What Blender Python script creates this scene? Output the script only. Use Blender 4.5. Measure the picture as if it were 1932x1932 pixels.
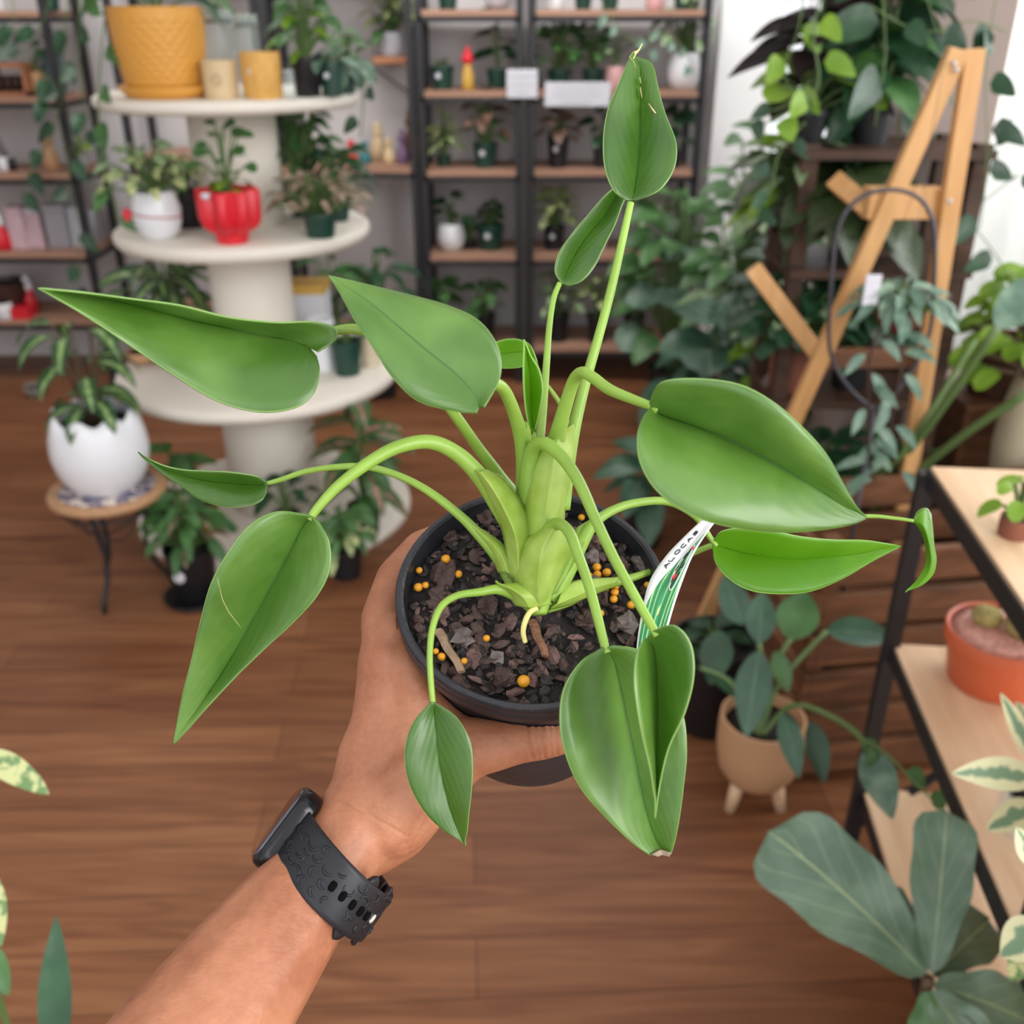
import bpy, math, random
from mathutils import Vector, Matrix, noise
V = Vector
S = bpy.context.scene
for o in list(bpy.data.objects): bpy.data.objects.remove(o)
C = S.collection

# ------------------------------------------------------------------ camera, sky, lights, exposure
H = 1.5                      # eye height, metres
F = 1850.0                   # focal length in pixels of the 1932 px frame
TH = math.radians(26.8)      # downward pitch
cam = bpy.data.cameras.new('camera'); camo = bpy.data.objects.new('camera', cam); C.objects.link(camo)
camo.location = (0, 0, H); camo.rotation_euler = (math.pi/2 - TH, 0, 0)
cam.sensor_width = 36; cam.lens = F/1932*36; cam.clip_start = 0.02
cam.dof.use_dof = True; cam.dof.focus_distance = 0.435; cam.dof.aperture_fstop = 9.5
S.camera = camo
w = bpy.data.worlds.new('sky'); S.world = w; w.use_nodes = True
nt = w.node_tree; bg = nt.nodes['Background']
tc = nt.nodes.new('ShaderNodeTexCoord'); sx = nt.nodes.new('ShaderNodeSeparateXYZ'); rp = nt.nodes.new('ShaderNodeValToRGB')
nt.links.new(tc.outputs['Generated'], sx.inputs[0]); nt.links.new(sx.outputs['Z'], rp.inputs[0]); nt.links.new(rp.outputs[0], bg.inputs[0])
rp.color_ramp.elements[0].position = 0.0; rp.color_ramp.elements[0].color = (.95, .97, 1, 1)
rp.color_ramp.elements[1].position = 0.8; rp.color_ramp.elements[1].color = (1, 1, 1, 1)
bg.inputs[1].default_value = 1.15
def area(name, loc, target, sx_, sy_, power, col=(1, 1, 1)):
    l = bpy.data.lights.new(name, 'AREA'); l.shape = 'RECTANGLE'; l.size = sx_; l.size_y = sy_; l.energy = power; l.color = col
    o = bpy.data.objects.new(name, l); C.objects.link(o); o.location = loc
    o.rotation_euler = (V(target)-V(loc)).to_track_quat('-Z', 'Y').to_euler(); return o
area('storefront_daylight', (1.9, -1.2, 2.1), (0.1, 1.0, 0.5), 1.2, 1.7, 50, (1, .985, .96))
area('left_sheen_fill', (-0.5, -1.9, 2.2), (0.0, 1.4, 0.4), 1.0, 1.7, 9, (.98, .99, 1))  # added second front panel, varies the leaf sheen; no door is known
area('side_window_daylight', (2.5, 2.4, 1.9), (-.3, 2.2, .8), 1.6, 1.5, 40, (.97, .99, 1))
area('back_wall_fill', (-.2, 3.5, 2.66), (-.2, 4.9, 1.2), 3.4, .6, 62, (1, .99, .97))  # unseen fill lamp, added to brighten the back wall
area('sky_behind_curtain', (2.2, 3.9, 1.7), (1.9, 2.7, 1.5), 1.6, 1.6, 60)
S.view_settings.view_transform = 'Standard'; S.view_settings.look = 'None'; S.view_settings.gamma = 1
S.view_settings.exposure = 0.28
S.view_settings.use_curve_mapping = False

# ------------------------------------------------------------------ placing helpers
c_, s_ = math.cos(TH), math.sin(TH)
def cd(px, py, d):            # point seen at (px,py), d metres along the view axis
    u = (px-966)/F*d; v = -(py-966)/F*d
    return V((u, d*c_ + v*s_, H - d*s_ + v*c_))
def at(px, py, Y):            # same, at world distance Y
    k = -(py-966)/F
    d = Y/(c_ + k*s_)
    return cd(px, py, d)
def onz(px, Y, z):            # at distance Y and height z, in column px
    d = Y*c_ + (H-z)*s_
    return V(((px-966)/F*d, Y, z))
def zt(py, Y): return at(966, py, Y).z
def mpp(Y, z): return (Y*c_ + (H-z)*s_)/F

def lin(c):
    r = []
    for x in c:
        x /= 255.0
        r.append(x/12.92 if x <= .04045 else ((x+.055)/1.055)**2.4)
    return tuple(r)+(1,)
# ------------------------------------------------------------------ mesh builder
def cat(pts, n):              # Catmull-Rom through tuples -> n samples per segment
    out = []
    m = len(pts)
    for i in range(m-1):
        p0 = pts[max(i-1, 0)]; p1 = pts[i]; p2 = pts[i+1]; p3 = pts[min(i+2, m-1)]
        for k in range(n):
            t = k/n
            out.append(tuple(.5*((2*b)+(-a+c)*t+(2*a-5*b+4*c-d)*t*t+(-a+3*b-3*c+d)*t**3) for a, b, c, d in zip(p0, p1, p2, p3)))
    out.append(tuple(pts[-1])); return out
ROOT = {}
class MB:
    def __init__(s): s.v = []; s.f = []; s.uv = []
    def grid(s, rows, uvs=None, closeu=False, cap0=False, cap1=False):
        b = len(s.v); n = len(rows); m = len(rows[0])
        for i, r in enumerate(rows):
            for j, p in enumerate(r):
                s.v.append(tuple(p)); s.uv.append(uvs[i][j] if uvs else (j/max(m-1, 1), i/max(n-1, 1)))
        for i in range(n-1):
            for j in range(m if closeu else m-1):
                k = (j+1) % m
                s.f.append((b+i*m+j, b+i*m+k, b+(i+1)*m+k, b+(i+1)*m+j))
        if cap0: s.f.append(tuple(b+j for j in range(m))[::-1])
        if cap1: s.f.append(tuple(b+(n-1)*m+j for j in range(m)))
        return s
    def box(s, a, b, rot=None, org=(0, 0, 0)):
        x0, y0, z0 = a; x1, y1, z1 = b; k = len(s.v)
        for p in ((x0,y0,z0),(x1,y0,z0),(x1,y1,z0),(x0,y1,z0),(x0,y0,z1),(x1,y0,z1),(x1,y1,z1),(x0,y1,z1)):
            q = V(p)
            if rot is not None: q = rot @ q
            q += V(org); s.v.append(tuple(q)); s.uv.append((p[0], p[1]))
        for f in ((3,2,1,0),(4,5,6,7),(0,1,5,4),(1,2,6,5),(2,3,7,6),(3,0,4,7)): s.f.append(tuple(k+i for i in f))
        return s
    def bar(s, A, B, wx, wy, up=(0, 0, 1)):     # rectangular bar from A to B
        A = V(A); B = V(B); d = (B-A).normalized(); u = V(up)
        if abs(d.dot(u)) > .98: u = V((0, 1, 0))
        x = d.cross(u).normalized(); y = x.cross(d).normalized(); k = len(s.v)
        for P in (A, B):
            for a, b in ((-1,-1),(1,-1),(1,1),(-1,1)):
                s.v.append(tuple(P+x*a*wx/2+y*b*wy/2)); s.uv.append((a, (P-A).length))
        for f in ((3,2,1,0),(4,5,6,7),(0,1,5,4),(1,2,6,5),(2,3,7,6),(3,0,4,7)): s.f.append(tuple(k+i for i in f))
        return s
    def lathe(s, prof, seg=40, org=(0, 0, 0), M=None, lobes=0, amp=0, lob_fade=None):
        rows = []
        for i, (r, z) in enumerate(prof):
            row = []
            for j in range(seg):
                a = 2*math.pi*j/seg; rr = r
                if lobes: rr = r*(1+amp*(abs(math.cos(a*lobes/2))-.6)*(lob_fade(i/(len(prof)-1)) if lob_fade else 1))
                p = V((rr*math.cos(a), rr*math.sin(a), z))
                if M is not None: p = M @ p
                row.append(p+V(org))
            rows.append(row)
        n = len(prof)
        return s.grid(rows, [[(j/seg, i/(n-1)) for j in range(seg)] for i in range(n)], closeu=True, cap0=prof[0][0] > 1e-4, cap1=prof[-1][0] > 1e-4)
    def tube(s, pts, rad, seg=10, flat=1.0, caps=True):
        pts = [V(p) for p in pts]; rows = []; up = V((0.13, .3, .94))
        prev = None
        for i, p in enumerate(pts):
            d = (pts[min(i+1, len(pts)-1)]-pts[max(i-1, 0)])
            if d.length < 1e-9: d = V((0, 0, 1))
            d.normalize()
            if prev is None: x = d.cross(up)
            else: x = prev - d*prev.dot(d)
            if x.length < 1e-6: x = d.cross(V((1, 0, 0)))
            x.normalize(); prev = x; y = d.cross(x)
            r = rad[i] if hasattr(rad, '__len__') else rad
            rows.append([p + x*math.cos(2*math.pi*j/seg)*r + y*math.sin(2*math.pi*j/seg)*r*flat for j in range(seg)])
        return s.grid(rows, None, True, caps, caps)
    def ball(s, c, r, seg=14, ring=9, sc=(1, 1, 1), bump=0, seed=0):
        rows = []
        for i in range(ring+1):
            t = math.pi*i/ring; row = []
            for j in range(seg):
                a = 2*math.pi*j/seg
                n = V((math.sin(t)*math.cos(a), math.sin(t)*math.sin(a), -math.cos(t)))
                k = 1+bump*noise.noise(n*1.7+V((seed*3.1, seed, 0))) if bump else 1
                row.append(V(c)+V((n.x*sc[0], n.y*sc[1], n.z*sc[2]))*r*k)
            rows.append(row)
        return s.grid(rows, None, True)
    def build(s, name, mat, parent=None, world=False, smooth=True, solid=0, bevel=0, sub=0, weld=True, ang=None):
        me = bpy.data.meshes.new(name)
        off = ROOT.get(parent.name, V((0, 0, 0))) if (parent and world) else V((0, 0, 0))
        me.from_pydata([tuple(V(p)-off) for p in s.v], [], s.f)
        uvl = me.uv_layers.new(name='UVMap')
        for l in me.loops: uvl.data[l.index].uv = s.uv[l.vertex_index]
        me.materials.append(mat)
        if smooth:
            me.shade_smooth()
        o = bpy.data.objects.new(name, me); C.objects.link(o)
        if parent:
            o.parent = parent; ROOT[o.name] = off if world else ROOT.get(parent.name, V((0, 0, 0)))
        if bevel:
            m = o.modifiers.new('b', 'BEVEL'); m.width = bevel; m.segments = 2; m.limit_method = 'ANGLE'
            if smooth: me.set_sharp_from_angle(angle=math.radians(50))
        elif ang: me.set_sharp_from_angle(angle=math.radians(ang))
        if sub: m = o.modifiers.new('s', 'SUBSURF'); m.levels = sub; m.render_levels = sub
        if solid: m = o.modifiers.new('t', 'SOLIDIFY'); m.thickness = solid; m.offset = 0
        return o
def tag(o, label, cat, group=None, kind=None):
    o['label'] = label; o['category'] = cat
    if group: o['group'] = group
    if kind: o['kind'] = kind
    return o
def thing(name, label, cat, loc=(0, 0, 0), rz=0, group=None):
    o = bpy.data.objects.new(name, None); C.objects.link(o); o.empty_display_size = .05
    o.location = loc; o.rotation_euler = (0, 0, rz); ROOT[o.name] = V(loc)
    return tag(o, label, cat, group)
def solo(mb, name, mat, label, cat, group=None, **k):     # one-mesh thing
    o = mb.build(name, mat, None, **k)
    c = V((0, 0, 0)); vs = o.data.vertices
    mn = V([min(v.co[i] for v in vs) for i in range(3)]); mx = V([max(v.co[i] for v in vs) for i in range(3)])
    c = V(((mn.x+mx.x)/2, (mn.y+mx.y)/2, mn.z))
    for v in vs: v.co -= c
    o.location = c
    return tag(o, label, cat, group)
def struct(mb, name, mat, **k):
    o = mb.build(name, mat, None, **k); o['kind'] = 'structure'; return o

# ------------------------------------------------------------------ materials
def newmat(name):
    m = bpy.data.materials.new(name); m.use_nodes = True
    return m, m.node_tree, m.node_tree.nodes['Principled BSDF']
def N(t, typ, **k):
    n = t.nodes.new(typ)
    for a, b in k.items(): setattr(n, a, b)
    return n
def flat(name, col, rough=.5, metal=0, bump=0, bscale=60, var=.0, spec=.5, coat=0, stretch=None, vscale=6):
    m, t, p = newmat(name); L = t.links.new
    p.inputs['Base Color'].default_value = lin(col); p.inputs['Roughness'].default_value = rough; p.inputs['Metallic'].default_value = metal
    p.inputs['Specular IOR Level'].default_value = spec; p.inputs['Coat Weight'].default_value = coat
    co = N(t, 'ShaderNodeTexCoord'); mp = N(t, 'ShaderNodeMapping'); L(co.outputs['Object'], mp.inputs[0])
    if stretch: mp.inputs['Scale'].default_value = stretch
    if var:
        n = N(t, 'ShaderNodeTexNoise'); n.inputs['Scale'].default_value = vscale; n.inputs['Detail'].default_value = 5; L(mp.outputs[0], n.inputs[0])
        r = N(t, 'ShaderNodeValToRGB'); c = lin(col)
        r.color_ramp.elements[0].color = tuple(x*(1-var) for x in c[:3])+(1,); r.color_ramp.elements[1].color = tuple(min(1, x*(1+var)) for x in c[:3])+(1,)
        r.color_ramp.elements[0].position = .3; r.color_ramp.elements[1].position = .7
        L(n.outputs[0], r.inputs[0]); L(r.outputs[0], p.inputs['Base Color'])
    if bump:
        n = N(t, 'ShaderNodeTexNoise'); n.inputs['Scale'].default_value = bscale; n.inputs['Detail'].default_value = 4; L(mp.outputs[0], n.inputs[0])
        b = N(t, 'ShaderNodeBump'); b.inputs['Strength'].default_value = bump; b.inputs['Distance'].default_value = .002; L(n.outputs[0], b.inputs['Height']); L(b.outputs[0], p.inputs['Normal'])
    return m
def leafmat(name, c1, c2=None, mid=None, edge=None, pattern=None, rough=.38, trans=.22, nscale=30, spec=.5, veins=.35, mixpos=(.4, .65), back=None, transcol=None, side=None):
    """leaf: c1 blade, c2 second tone (blotches or feathering), mid = midrib colour, edge = rim colour; UV u across, v along"""
    m, t, p = newmat(name); L = t.links.new
    uv = N(t, 'ShaderNodeUVMap'); sp = N(t, 'ShaderNodeSeparateXYZ'); L(uv.outputs[0], sp.inputs[0])
    ab = N(t, 'ShaderNodeMath', operation='SUBTRACT'); ab.inputs[1].default_value = .5; L(sp.outputs[0], ab.inputs[0])
    a2 = N(t, 'ShaderNodeMath', operation='ABSOLUTE'); L(ab.outputs[0], a2.inputs[0])    # 0 midrib .. .5 rim
    co = N(t, 'ShaderNodeTexCoord'); nz = N(t, 'ShaderNodeTexNoise'); nz.inputs['Scale'].default_value = nscale; nz.inputs['Detail'].default_value = 4
    L(co.outputs['Object'], nz.inputs[0])
    rp = N(t, 'ShaderNodeValToRGB'); rp.color_ramp.elements[0].position, rp.color_ramp.elements[1].position = mixpos
    cc2 = c2 or tuple(min(255, x*1.18+4) for x in c1)
    rp.color_ramp.elements[0].color = lin(c1); rp.color_ramp.elements[1].color = lin(cc2)
    if pattern == 'feather':                       # light bars running out from the midrib
        q = N(t, 'ShaderNodeMath', operation='MULTIPLY_ADD'); q.inputs[1].default_value = -1.1; L(a2.outputs[0], q.inputs[0]); L(sp.outputs[1], q.inputs[2])
        q2 = N(t, 'ShaderNodeMath', operation='MULTIPLY'); q2.inputs[1].default_value = 44; L(q.outputs[0], q2.inputs[0])
        q3 = N(t, 'ShaderNodeMath', operation='SINE'); L(q2.outputs[0], q3.inputs[0])
        q4 = N(t, 'ShaderNodeMath', operation='MULTIPLY_ADD'); q4.inputs[1].default_value = .5; q4.inputs[2].default_value = .5; L(q3.outputs[0], q4.inputs[0])
        L(q4.outputs[0], rp.inputs[0])
    elif pattern == 'centre':                      # c2 along the middle, c1 at the rim
        q = N(t, 'ShaderNodeMath', operation='MULTIPLY_ADD'); q.inputs[1].default_value = -1.6; L(a2.outputs[0], q.inputs[0]); L(nz.outputs[0], q.inputs[2])
        q2 = N(t, 'ShaderNodeMath', operation='ADD'); q2.inputs[1].default_value = .35; L(q.outputs[0], q2.inputs[0]); L(q2.outputs[0], rp.inputs[0])
    else: L(nz.outputs[0], rp.inputs[0])
    col = rp.outputs[0]
    def mix(fac, a, b):
        x = N(t, 'ShaderNodeMix', data_type='RGBA'); L(fac, x.inputs[0]); L(a, x.inputs[6]); x.inputs[7].default_value = lin(b); return x.outputs[2]
    # side veins as slight tone + bump
    q = N(t, 'ShaderNodeMath', operation='MULTIPLY_ADD'); q.inputs[1].default_value = -1.0; L(a2.outputs[0], q.inputs[0]); L(sp.outputs[1], q.inputs[2])
    q2 = N(t, 'ShaderNodeMath', operation='MULTIPLY'); q2.inputs[1].default_value = 60; L(q.outputs[0], q2.inputs[0])
    vs = N(t, 'ShaderNodeMath', operation='SINE'); L(q2.outputs[0], vs.inputs[0])
    if side:
        fq = N(t, 'ShaderNodeMath', operation='MULTIPLY'); fq.inputs[1].default_value = 26; L(q.outputs[0], fq.inputs[0]); fs = N(t, 'ShaderNodeMath', operation='SINE'); L(fq.outputs[0], fs.inputs[0])
        r = N(t, 'ShaderNodeMapRange'); r.inputs[1].default_value = .985; r.inputs[2].default_value = .999; r.inputs[3].default_value = 0; r.inputs[4].default_value = .45; L(fs.outputs[0], r.inputs[0]); col = mix(r.outputs[0], col, side)
    if mid:
        r = N(t, 'ShaderNodeMapRange'); r.inputs[1].default_value = .005; r.inputs[2].default_value = .016; r.inputs[3].default_value = .8; r.inputs[4].default_value = 0; L(a2.outputs[0], r.inputs[0])
        col = mix(r.outputs[0], col, mid)
    if edge:
        r = N(t, 'ShaderNodeMapRange'); r.inputs[1].default_value = .491; r.inputs[2].default_value = .497; r.inputs[3].default_value = 0; r.inputs[4].default_value = .7; L(a2.outputs[0], r.inputs[0])
        col = mix(r.outputs[0], col, edge)
    L(col, p.inputs['Base Color']); p.inputs['Roughness'].default_value = rough; p.inputs['Specular IOR Level'].default_value = spec
    bp = N(t, 'ShaderNodeBump'); bp.inputs['Strength'].default_value = veins; bp.inputs['Distance'].default_value = .0006
    ad = N(t, 'ShaderNodeMath', operation='MULTIPLY_ADD'); ad.inputs[1].default_value = .13; L(vs.outputs[0], ad.inputs[0])
    n2 = N(t, 'ShaderNodeTexNoise'); n2.inputs['Scale'].default_value = nscale*3; L(co.outputs['Object'], n2.inputs[0]); L(n2.outputs[0], ad.inputs[2])
    L(ad.outputs[0], bp.inputs['Height'])
    n4 = N(t, 'ShaderNodeTexNoise'); n4.inputs['Scale'].default_value = nscale*1.6; n4.inputs['Detail'].default_value = 1; L(co.outputs['Object'], n4.inputs[0])
    b4 = N(t, 'ShaderNodeBump'); b4.inputs['Strength'].default_value = .55; b4.inputs['Distance'].default_value = .075/nscale; L(n4.outputs[0], b4.inputs['Height']); L(bp.outputs[0], b4.inputs['Normal']); L(b4.outputs[0], p.inputs['Normal'])
    tr = N(t, 'ShaderNodeBsdfTranslucent')
    if transcol: tr.inputs[0].default_value = lin(transcol)
    else:
        g = N(t, 'ShaderNodeMix', data_type='RGBA', blend_type='MULTIPLY'); g.inputs[0].default_value = 0; L(col, g.inputs[6]); g.inputs[7].default_value = (1, 1, 1, 1); L(g.outputs[2], tr.inputs[0])
    ms = N(t, 'ShaderNodeMixShader'); ms.inputs[0].default_value = trans
    L(p.outputs[0], ms.inputs[1]); L(tr.outputs[0], ms.inputs[2]); L(ms.outputs[0], t.nodes['Material Output'].inputs[0])
    return m
def glassmat(name, col, rough=.05, alpha=.25):
    m, t, p = newmat(name); p.inputs['Base Color'].default_value = lin(col); p.inputs['Roughness'].default_value = rough
    p.inputs['Alpha'].default_value = alpha; return m

G = {}
G['alo'] = leafmat('alocasia_leaf', (54, 94, 16), (76, 116, 30), mid=(34, 66, 8), edge=(170, 200, 120), rough=.36, trans=.25, nscale=22, spec=.8, veins=.22, transcol=(120, 190, 10))
G['alo_sheen'] = leafmat('alocasia_leaf_sheen', (72, 112, 32), (104, 142, 60), mid=(46, 82, 18), edge=(150, 186, 104), rough=.38, trans=.22, nscale=22, spec=.8, veins=.22, transcol=(130, 195, 30))  # alocasia green paled so the whitish sheen sits in the base colour
G['alo_lime'] = leafmat('alocasia_leaf_young', (84, 136, 14), (106, 156, 34), mid=(92, 150, 26), edge=(190, 226, 130), rough=.4, trans=.4, nscale=22, spec=.45, veins=.2, transcol=(160, 215, 10))
G['stem'] = flat('fresh_petiole', (134, 168, 66), .4, bump=.12, bscale=260, var=.12, spec=.5, vscale=40)
G['sheath'] = leafmat('sheath', (150, 178, 66), (176, 202, 100), edge=(206, 226, 170), rough=.4, trans=.18, nscale=60, veins=.1, transcol=(170, 215, 60))
G['root'] = flat('pale_root', (214, 208, 130), .6)
def skin():
    m, t, p = newmat('skin'); L = t.links.new
    co = N(t, 'ShaderNodeTexCoord')
    n = N(t, 'ShaderNodeTexNoise'); n.inputs['Scale'].default_value = 26; n.inputs['Detail'].default_value = 5; n.inputs['Roughness'].default_value = .6; L(co.outputs['Object'], n.inputs[0])
    r = N(t, 'ShaderNodeValToRGB'); e = r.color_ramp.elements
    e[0].position = .32; e[0].color = lin((162, 101, 72)); e[1].position = .68; e[1].color = lin((195, 133, 100))
    L(n.outputs[0], r.inputs[0])
    n3 = N(t, 'ShaderNodeTexNoise'); n3.inputs['Scale'].default_value = 420; n3.inputs['Detail'].default_value = 3; L(co.outputs['Object'], n3.inputs[0])
    mx = N(t, 'ShaderNodeMix', data_type='RGBA', blend_type='MULTIPLY'); mx.inputs[0].default_value = .22; L(r.outputs[0], mx.inputs[6]); L(n3.outputs[0], mx.inputs[7])
    L(mx.outputs[2], p.inputs['Base Color'])
    p.inputs['Roughness'].default_value = .46; p.inputs['Specular IOR Level'].default_value = .42
    p.inputs['Subsurface Weight'].default_value = .10; p.inputs['Subsurface Radius'].default_value = (1, .35, .2); p.inputs['Subsurface Scale'].default_value = .006
    mp = N(t, 'ShaderNodeMapping'); mp.inputs['Rotation'].default_value = (.3, .2, .9); mp.inputs['Scale'].default_value = (260, 900, 500); L(co.outputs['Object'], mp.inputs[0])
    n2 = N(t, 'ShaderNodeTexNoise'); n2.inputs['Scale'].default_value = 1; n2.inputs['Detail'].default_value = 4; L(mp.outputs[0], n2.inputs[0])
    v = N(t, 'ShaderNodeTexVoronoi'); v.inputs['Scale'].default_value = 700; L(co.outputs['Object'], v.inputs[0])
    a = N(t, 'ShaderNodeMath', operation='MULTIPLY_ADD'); a.inputs[1].default_value = .4; L(v.outputs[0], a.inputs[0]); L(n2.outputs[0], a.inputs[2])
    b = N(t, 'ShaderNodeBump'); b.inputs['Strength'].default_value = .28; b.inputs['Distance'].default_value = .0006; L(a.outputs[0], b.inputs['Height']); L(b.outputs[0], p.inputs['Normal'])
    return m
G['skin'] = skin()
G['potblack'] = flat('black_nursery_plastic', (40, 40, 46), .34, bump=.25, bscale=300, var=.25, spec=.5, vscale=30)
G['black'] = flat('black_plastic', (26, 26, 30), .45)
G['metal'] = flat('black_powder_coat', (34, 33, 36), .5)
G['greenpot'] = flat('dark_green_plastic', (24, 62, 50), .4)
G['white'] = flat('white_ceramic', (226, 228, 232), .25)
G['cream'] = flat('cream_ceramic', (214, 200, 172), .5, bump=.2, bscale=80)
G['terra'] = flat('orange_terracotta_plastic', (205, 100, 62), .5, var=.06)
G['terra2'] = flat('brown_terracotta', (128, 74, 56), .7, var=.1)
G['soil'] = flat('dark_soil', (30, 24, 22), .85, bump=1, bscale=150, var=.5, vscale=120)
G['card'] = flat('white_card', (204, 204, 212), .5)
G['tin'] = flat('brushed_tin', (170, 170, 176), .35, metal=.6)
G['red'] = flat('red_glaze', (214, 34, 48), .38)
G['redcord'] = flat('red_cord', (170, 52, 48), .7)
G['yellow'] = flat('yellow_ceramic', (212, 152, 62), .45)
G['orange'] = flat('ochre_ribbed_ceramic', (214, 164, 84), .55, bump=1, bscale=120, var=.12, vscale=60)
G['beige'] = flat('beige_stoneware', (206, 182, 142), .6, bump=.3, bscale=120, var=.06)
G['tan'] = flat('tan_clay', (192, 150, 112), .55, bump=.2, bscale=90, var=.07)
G['pink'] = flat('pink_carton', (204, 176, 184), .5, var=.15, vscale=40)
G['pinkpot'] = flat('pink_glaze', (206, 160, 160), .4)
G['dark'] = flat('dark_brown_lacquer', (62, 42, 36), .4)
G['teal'] = flat('teal_glaze', (46, 116, 122), .3)
G['lilac'] = flat('lilac_glaze', (122, 98, 128), .4)
G['glass'] = glassmat('clear_glass', (200, 215, 212), .06, .28)
G['gold'] = flat('golden_cap', (196, 156, 70), .4)
G['bluegrey'] = flat('blue_grey_glaze', (66, 88, 92), .5)
G['wicker'] = flat('woven_brown', (96, 64, 44), .7, bump=1, bscale=90, var=.4, vscale=40)
def wood(name, c1, c2, scale=(2, 30, 30), rough=.5, det=6, bump=.15, spec=.4):
    m, t, p = newmat(name); L = t.links.new
    co = N(t, 'ShaderNodeTexCoord'); mp = N(t, 'ShaderNodeMapping'); mp.inputs['Scale'].default_value = scale; L(co.outputs['Object'], mp.inputs[0])
    n = N(t, 'ShaderNodeTexNoise'); n.inputs['Scale'].default_value = 1; n.inputs['Detail'].default_value = det; n.inputs['Distortion'].default_value = .6; L(mp.outputs[0], n.inputs[0])
    r = N(t, 'ShaderNodeValToRGB'); r.color_ramp.elements[0].position = .33; r.color_ramp.elements[1].position = .67
    r.color_ramp.elements[0].color = lin(c1); r.color_ramp.elements[1].color = lin(c2); L(n.outputs[0], r.inputs[0]); L(r.outputs[0], p.inputs['Base Color'])
    p.inputs['Roughness'].default_value = rough; p.inputs['Specular IOR Level'].default_value = spec
    b = N(t, 'ShaderNodeBump'); b.inputs['Strength'].default_value = bump; b.inputs['Distance'].default_value = .001; L(n.outputs[0], b.inputs['Height']); L(b.outputs[0], p.inputs['Normal'])
    return m
G['board'] = wood('shelf_board', (150, 112, 92), (178, 138, 116), (3, 40, 40))
G['ply'] = wood('plywood', (206, 170, 134), (224, 192, 158), (40, 3, 40))
G['pine'] = wood('honey_pine', (196, 146, 92), (218, 172, 118), (14, 14, 2.5))
G['brownwood'] = wood('brown_stained_wood', (84, 54, 36), (124, 82, 54), (6, 30, 30))
G['crate'] = wood('orange_crate_wood', (150, 96, 66), (180, 122, 86), (4, 30, 30))
def floormat():
    m, t, p = newmat('laminate_floor'); L = t.links.new
    co = N(t, 'ShaderNodeTexCoord')
    mp = N(t, 'ShaderNodeMapping'); mp.inputs['Rotation'].default_value = (0, 0, math.radians(-3)); L(co.outputs['Object'], mp.inputs[0])
    br = N(t, 'ShaderNodeTexBrick'); br.inputs['Scale'].default_value = 1; br.inputs['Brick Width'].default_value = 1.2; br.inputs['Row Height'].default_value = .125
    br.inputs['Mortar Size'].default_value = .0012; br.inputs['Mortar Smooth'].default_value = .3; br.offset = .37
    br.inputs['Color1'].default_value = lin((132, 86, 56)); br.inputs['Color2'].default_value = lin((152, 104, 70)); br.inputs['Mortar'].default_value = lin((78, 44, 28))
    L(mp.outputs[0], br.inputs[0])
    m2 = N(t, 'ShaderNodeMapping'); m2.inputs['Scale'].default_value = (2.2, 26, 1); m2.inputs['Rotation'].default_value = (0, 0, math.radians(-3)); L(co.outputs['Object'], m2.inputs[0])
    n = N(t, 'ShaderNodeTexNoise'); n.inputs['Scale'].default_value = 1; n.inputs['Detail'].default_value = 7; n.inputs['Distortion'].default_value = 1.2; L(m2.outputs[0], n.inputs[0])
    r = N(t, 'ShaderNodeValToRGB'); r.color_ramp.elements[0].position = .3; r.color_ramp.elements[1].position = .7
    r.color_ramp.elements[0].color = lin((176, 150, 140)); r.color_ramp.elements[1].color = (1, 1, 1, 1); L(n.outputs[0], r.inputs[0])
    mx = N(t, 'ShaderNodeMix', data_type='RGBA', blend_type='MULTIPLY'); mx.inputs[0].default_value = .8; L(br.outputs[0], mx.inputs[6]); L(r.outputs[0], mx.inputs[7])
    L(mx.outputs[2], p.inputs['Base Color']); p.inputs['Roughness'].default_value = .42; p.inputs['Specular IOR Level'].default_value = .4
    return m
G['floor'] = floormat()
G['wall'] = flat('off_white_wall', (206, 202, 202), .8, bump=.1, bscale=40, var=.03, vscale=2)
G['wallwhite'] = flat('bright_white_wall', (250, 251, 252), .7)
G['taupe'] = flat('taupe_render', (150, 134, 126), .8, var=.05, vscale=4)
G['stand'] = flat('chalk_white_stand', (226, 220, 208), .55, bump=.15, bscale=30, var=.035, vscale=5)
def curtain():
    m, t, p = newmat('sheer_curtain'); L = t.links.new
    tr = N(t, 'ShaderNodeBsdfTranslucent'); tr.inputs[0].default_value = lin((240, 242, 240)); p.inputs['Base Color'].default_value = lin((236, 238, 236)); p.inputs['Roughness'].default_value = .9
    ms = N(t, 'ShaderNodeMixShader'); ms.inputs[0].default_value = .65; L(p.outputs[0], ms.inputs[1]); L(tr.outputs[0], ms.inputs[2]); L(ms.outputs[0], t.nodes['Material Output'].inputs[0]); return m
G['curtain'] = curtain()
# background leaf kinds
G['l_mid'] = leafmat('mid_green_leaf', (58, 98, 50), (84, 128, 72), trans=.2, nscale=14)
G['l_dark'] = leafmat('dark_green_leaf', (30, 62, 38), (46, 86, 54), trans=.15, nscale=14)
G['l_lime'] = leafmat('lime_leaf', (120, 160, 50), (150, 186, 70), trans=.35, nscale=14)
G['l_pale'] = leafmat('pale_sage_leaf', (122, 150, 106), (164, 186, 144), trans=.2, nscale=50)
G['l_var'] = leafmat('cream_splashed_leaf', (110, 146, 92), (206, 210, 150), trans=.2, nscale=90, mixpos=(.45, .55))
G['l_cream'] = leafmat('cream_edged_leaf', (222, 220, 176), (120, 150, 118), pattern='centre', trans=.2, nscale=60, mixpos=(.5, .62))
G['l_cal'] = leafmat('striped_calathea_leaf', (46, 82, 44), (150, 180, 112), pattern='centre', trans=.2, nscale=70, mixpos=(.5, .8))
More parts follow.
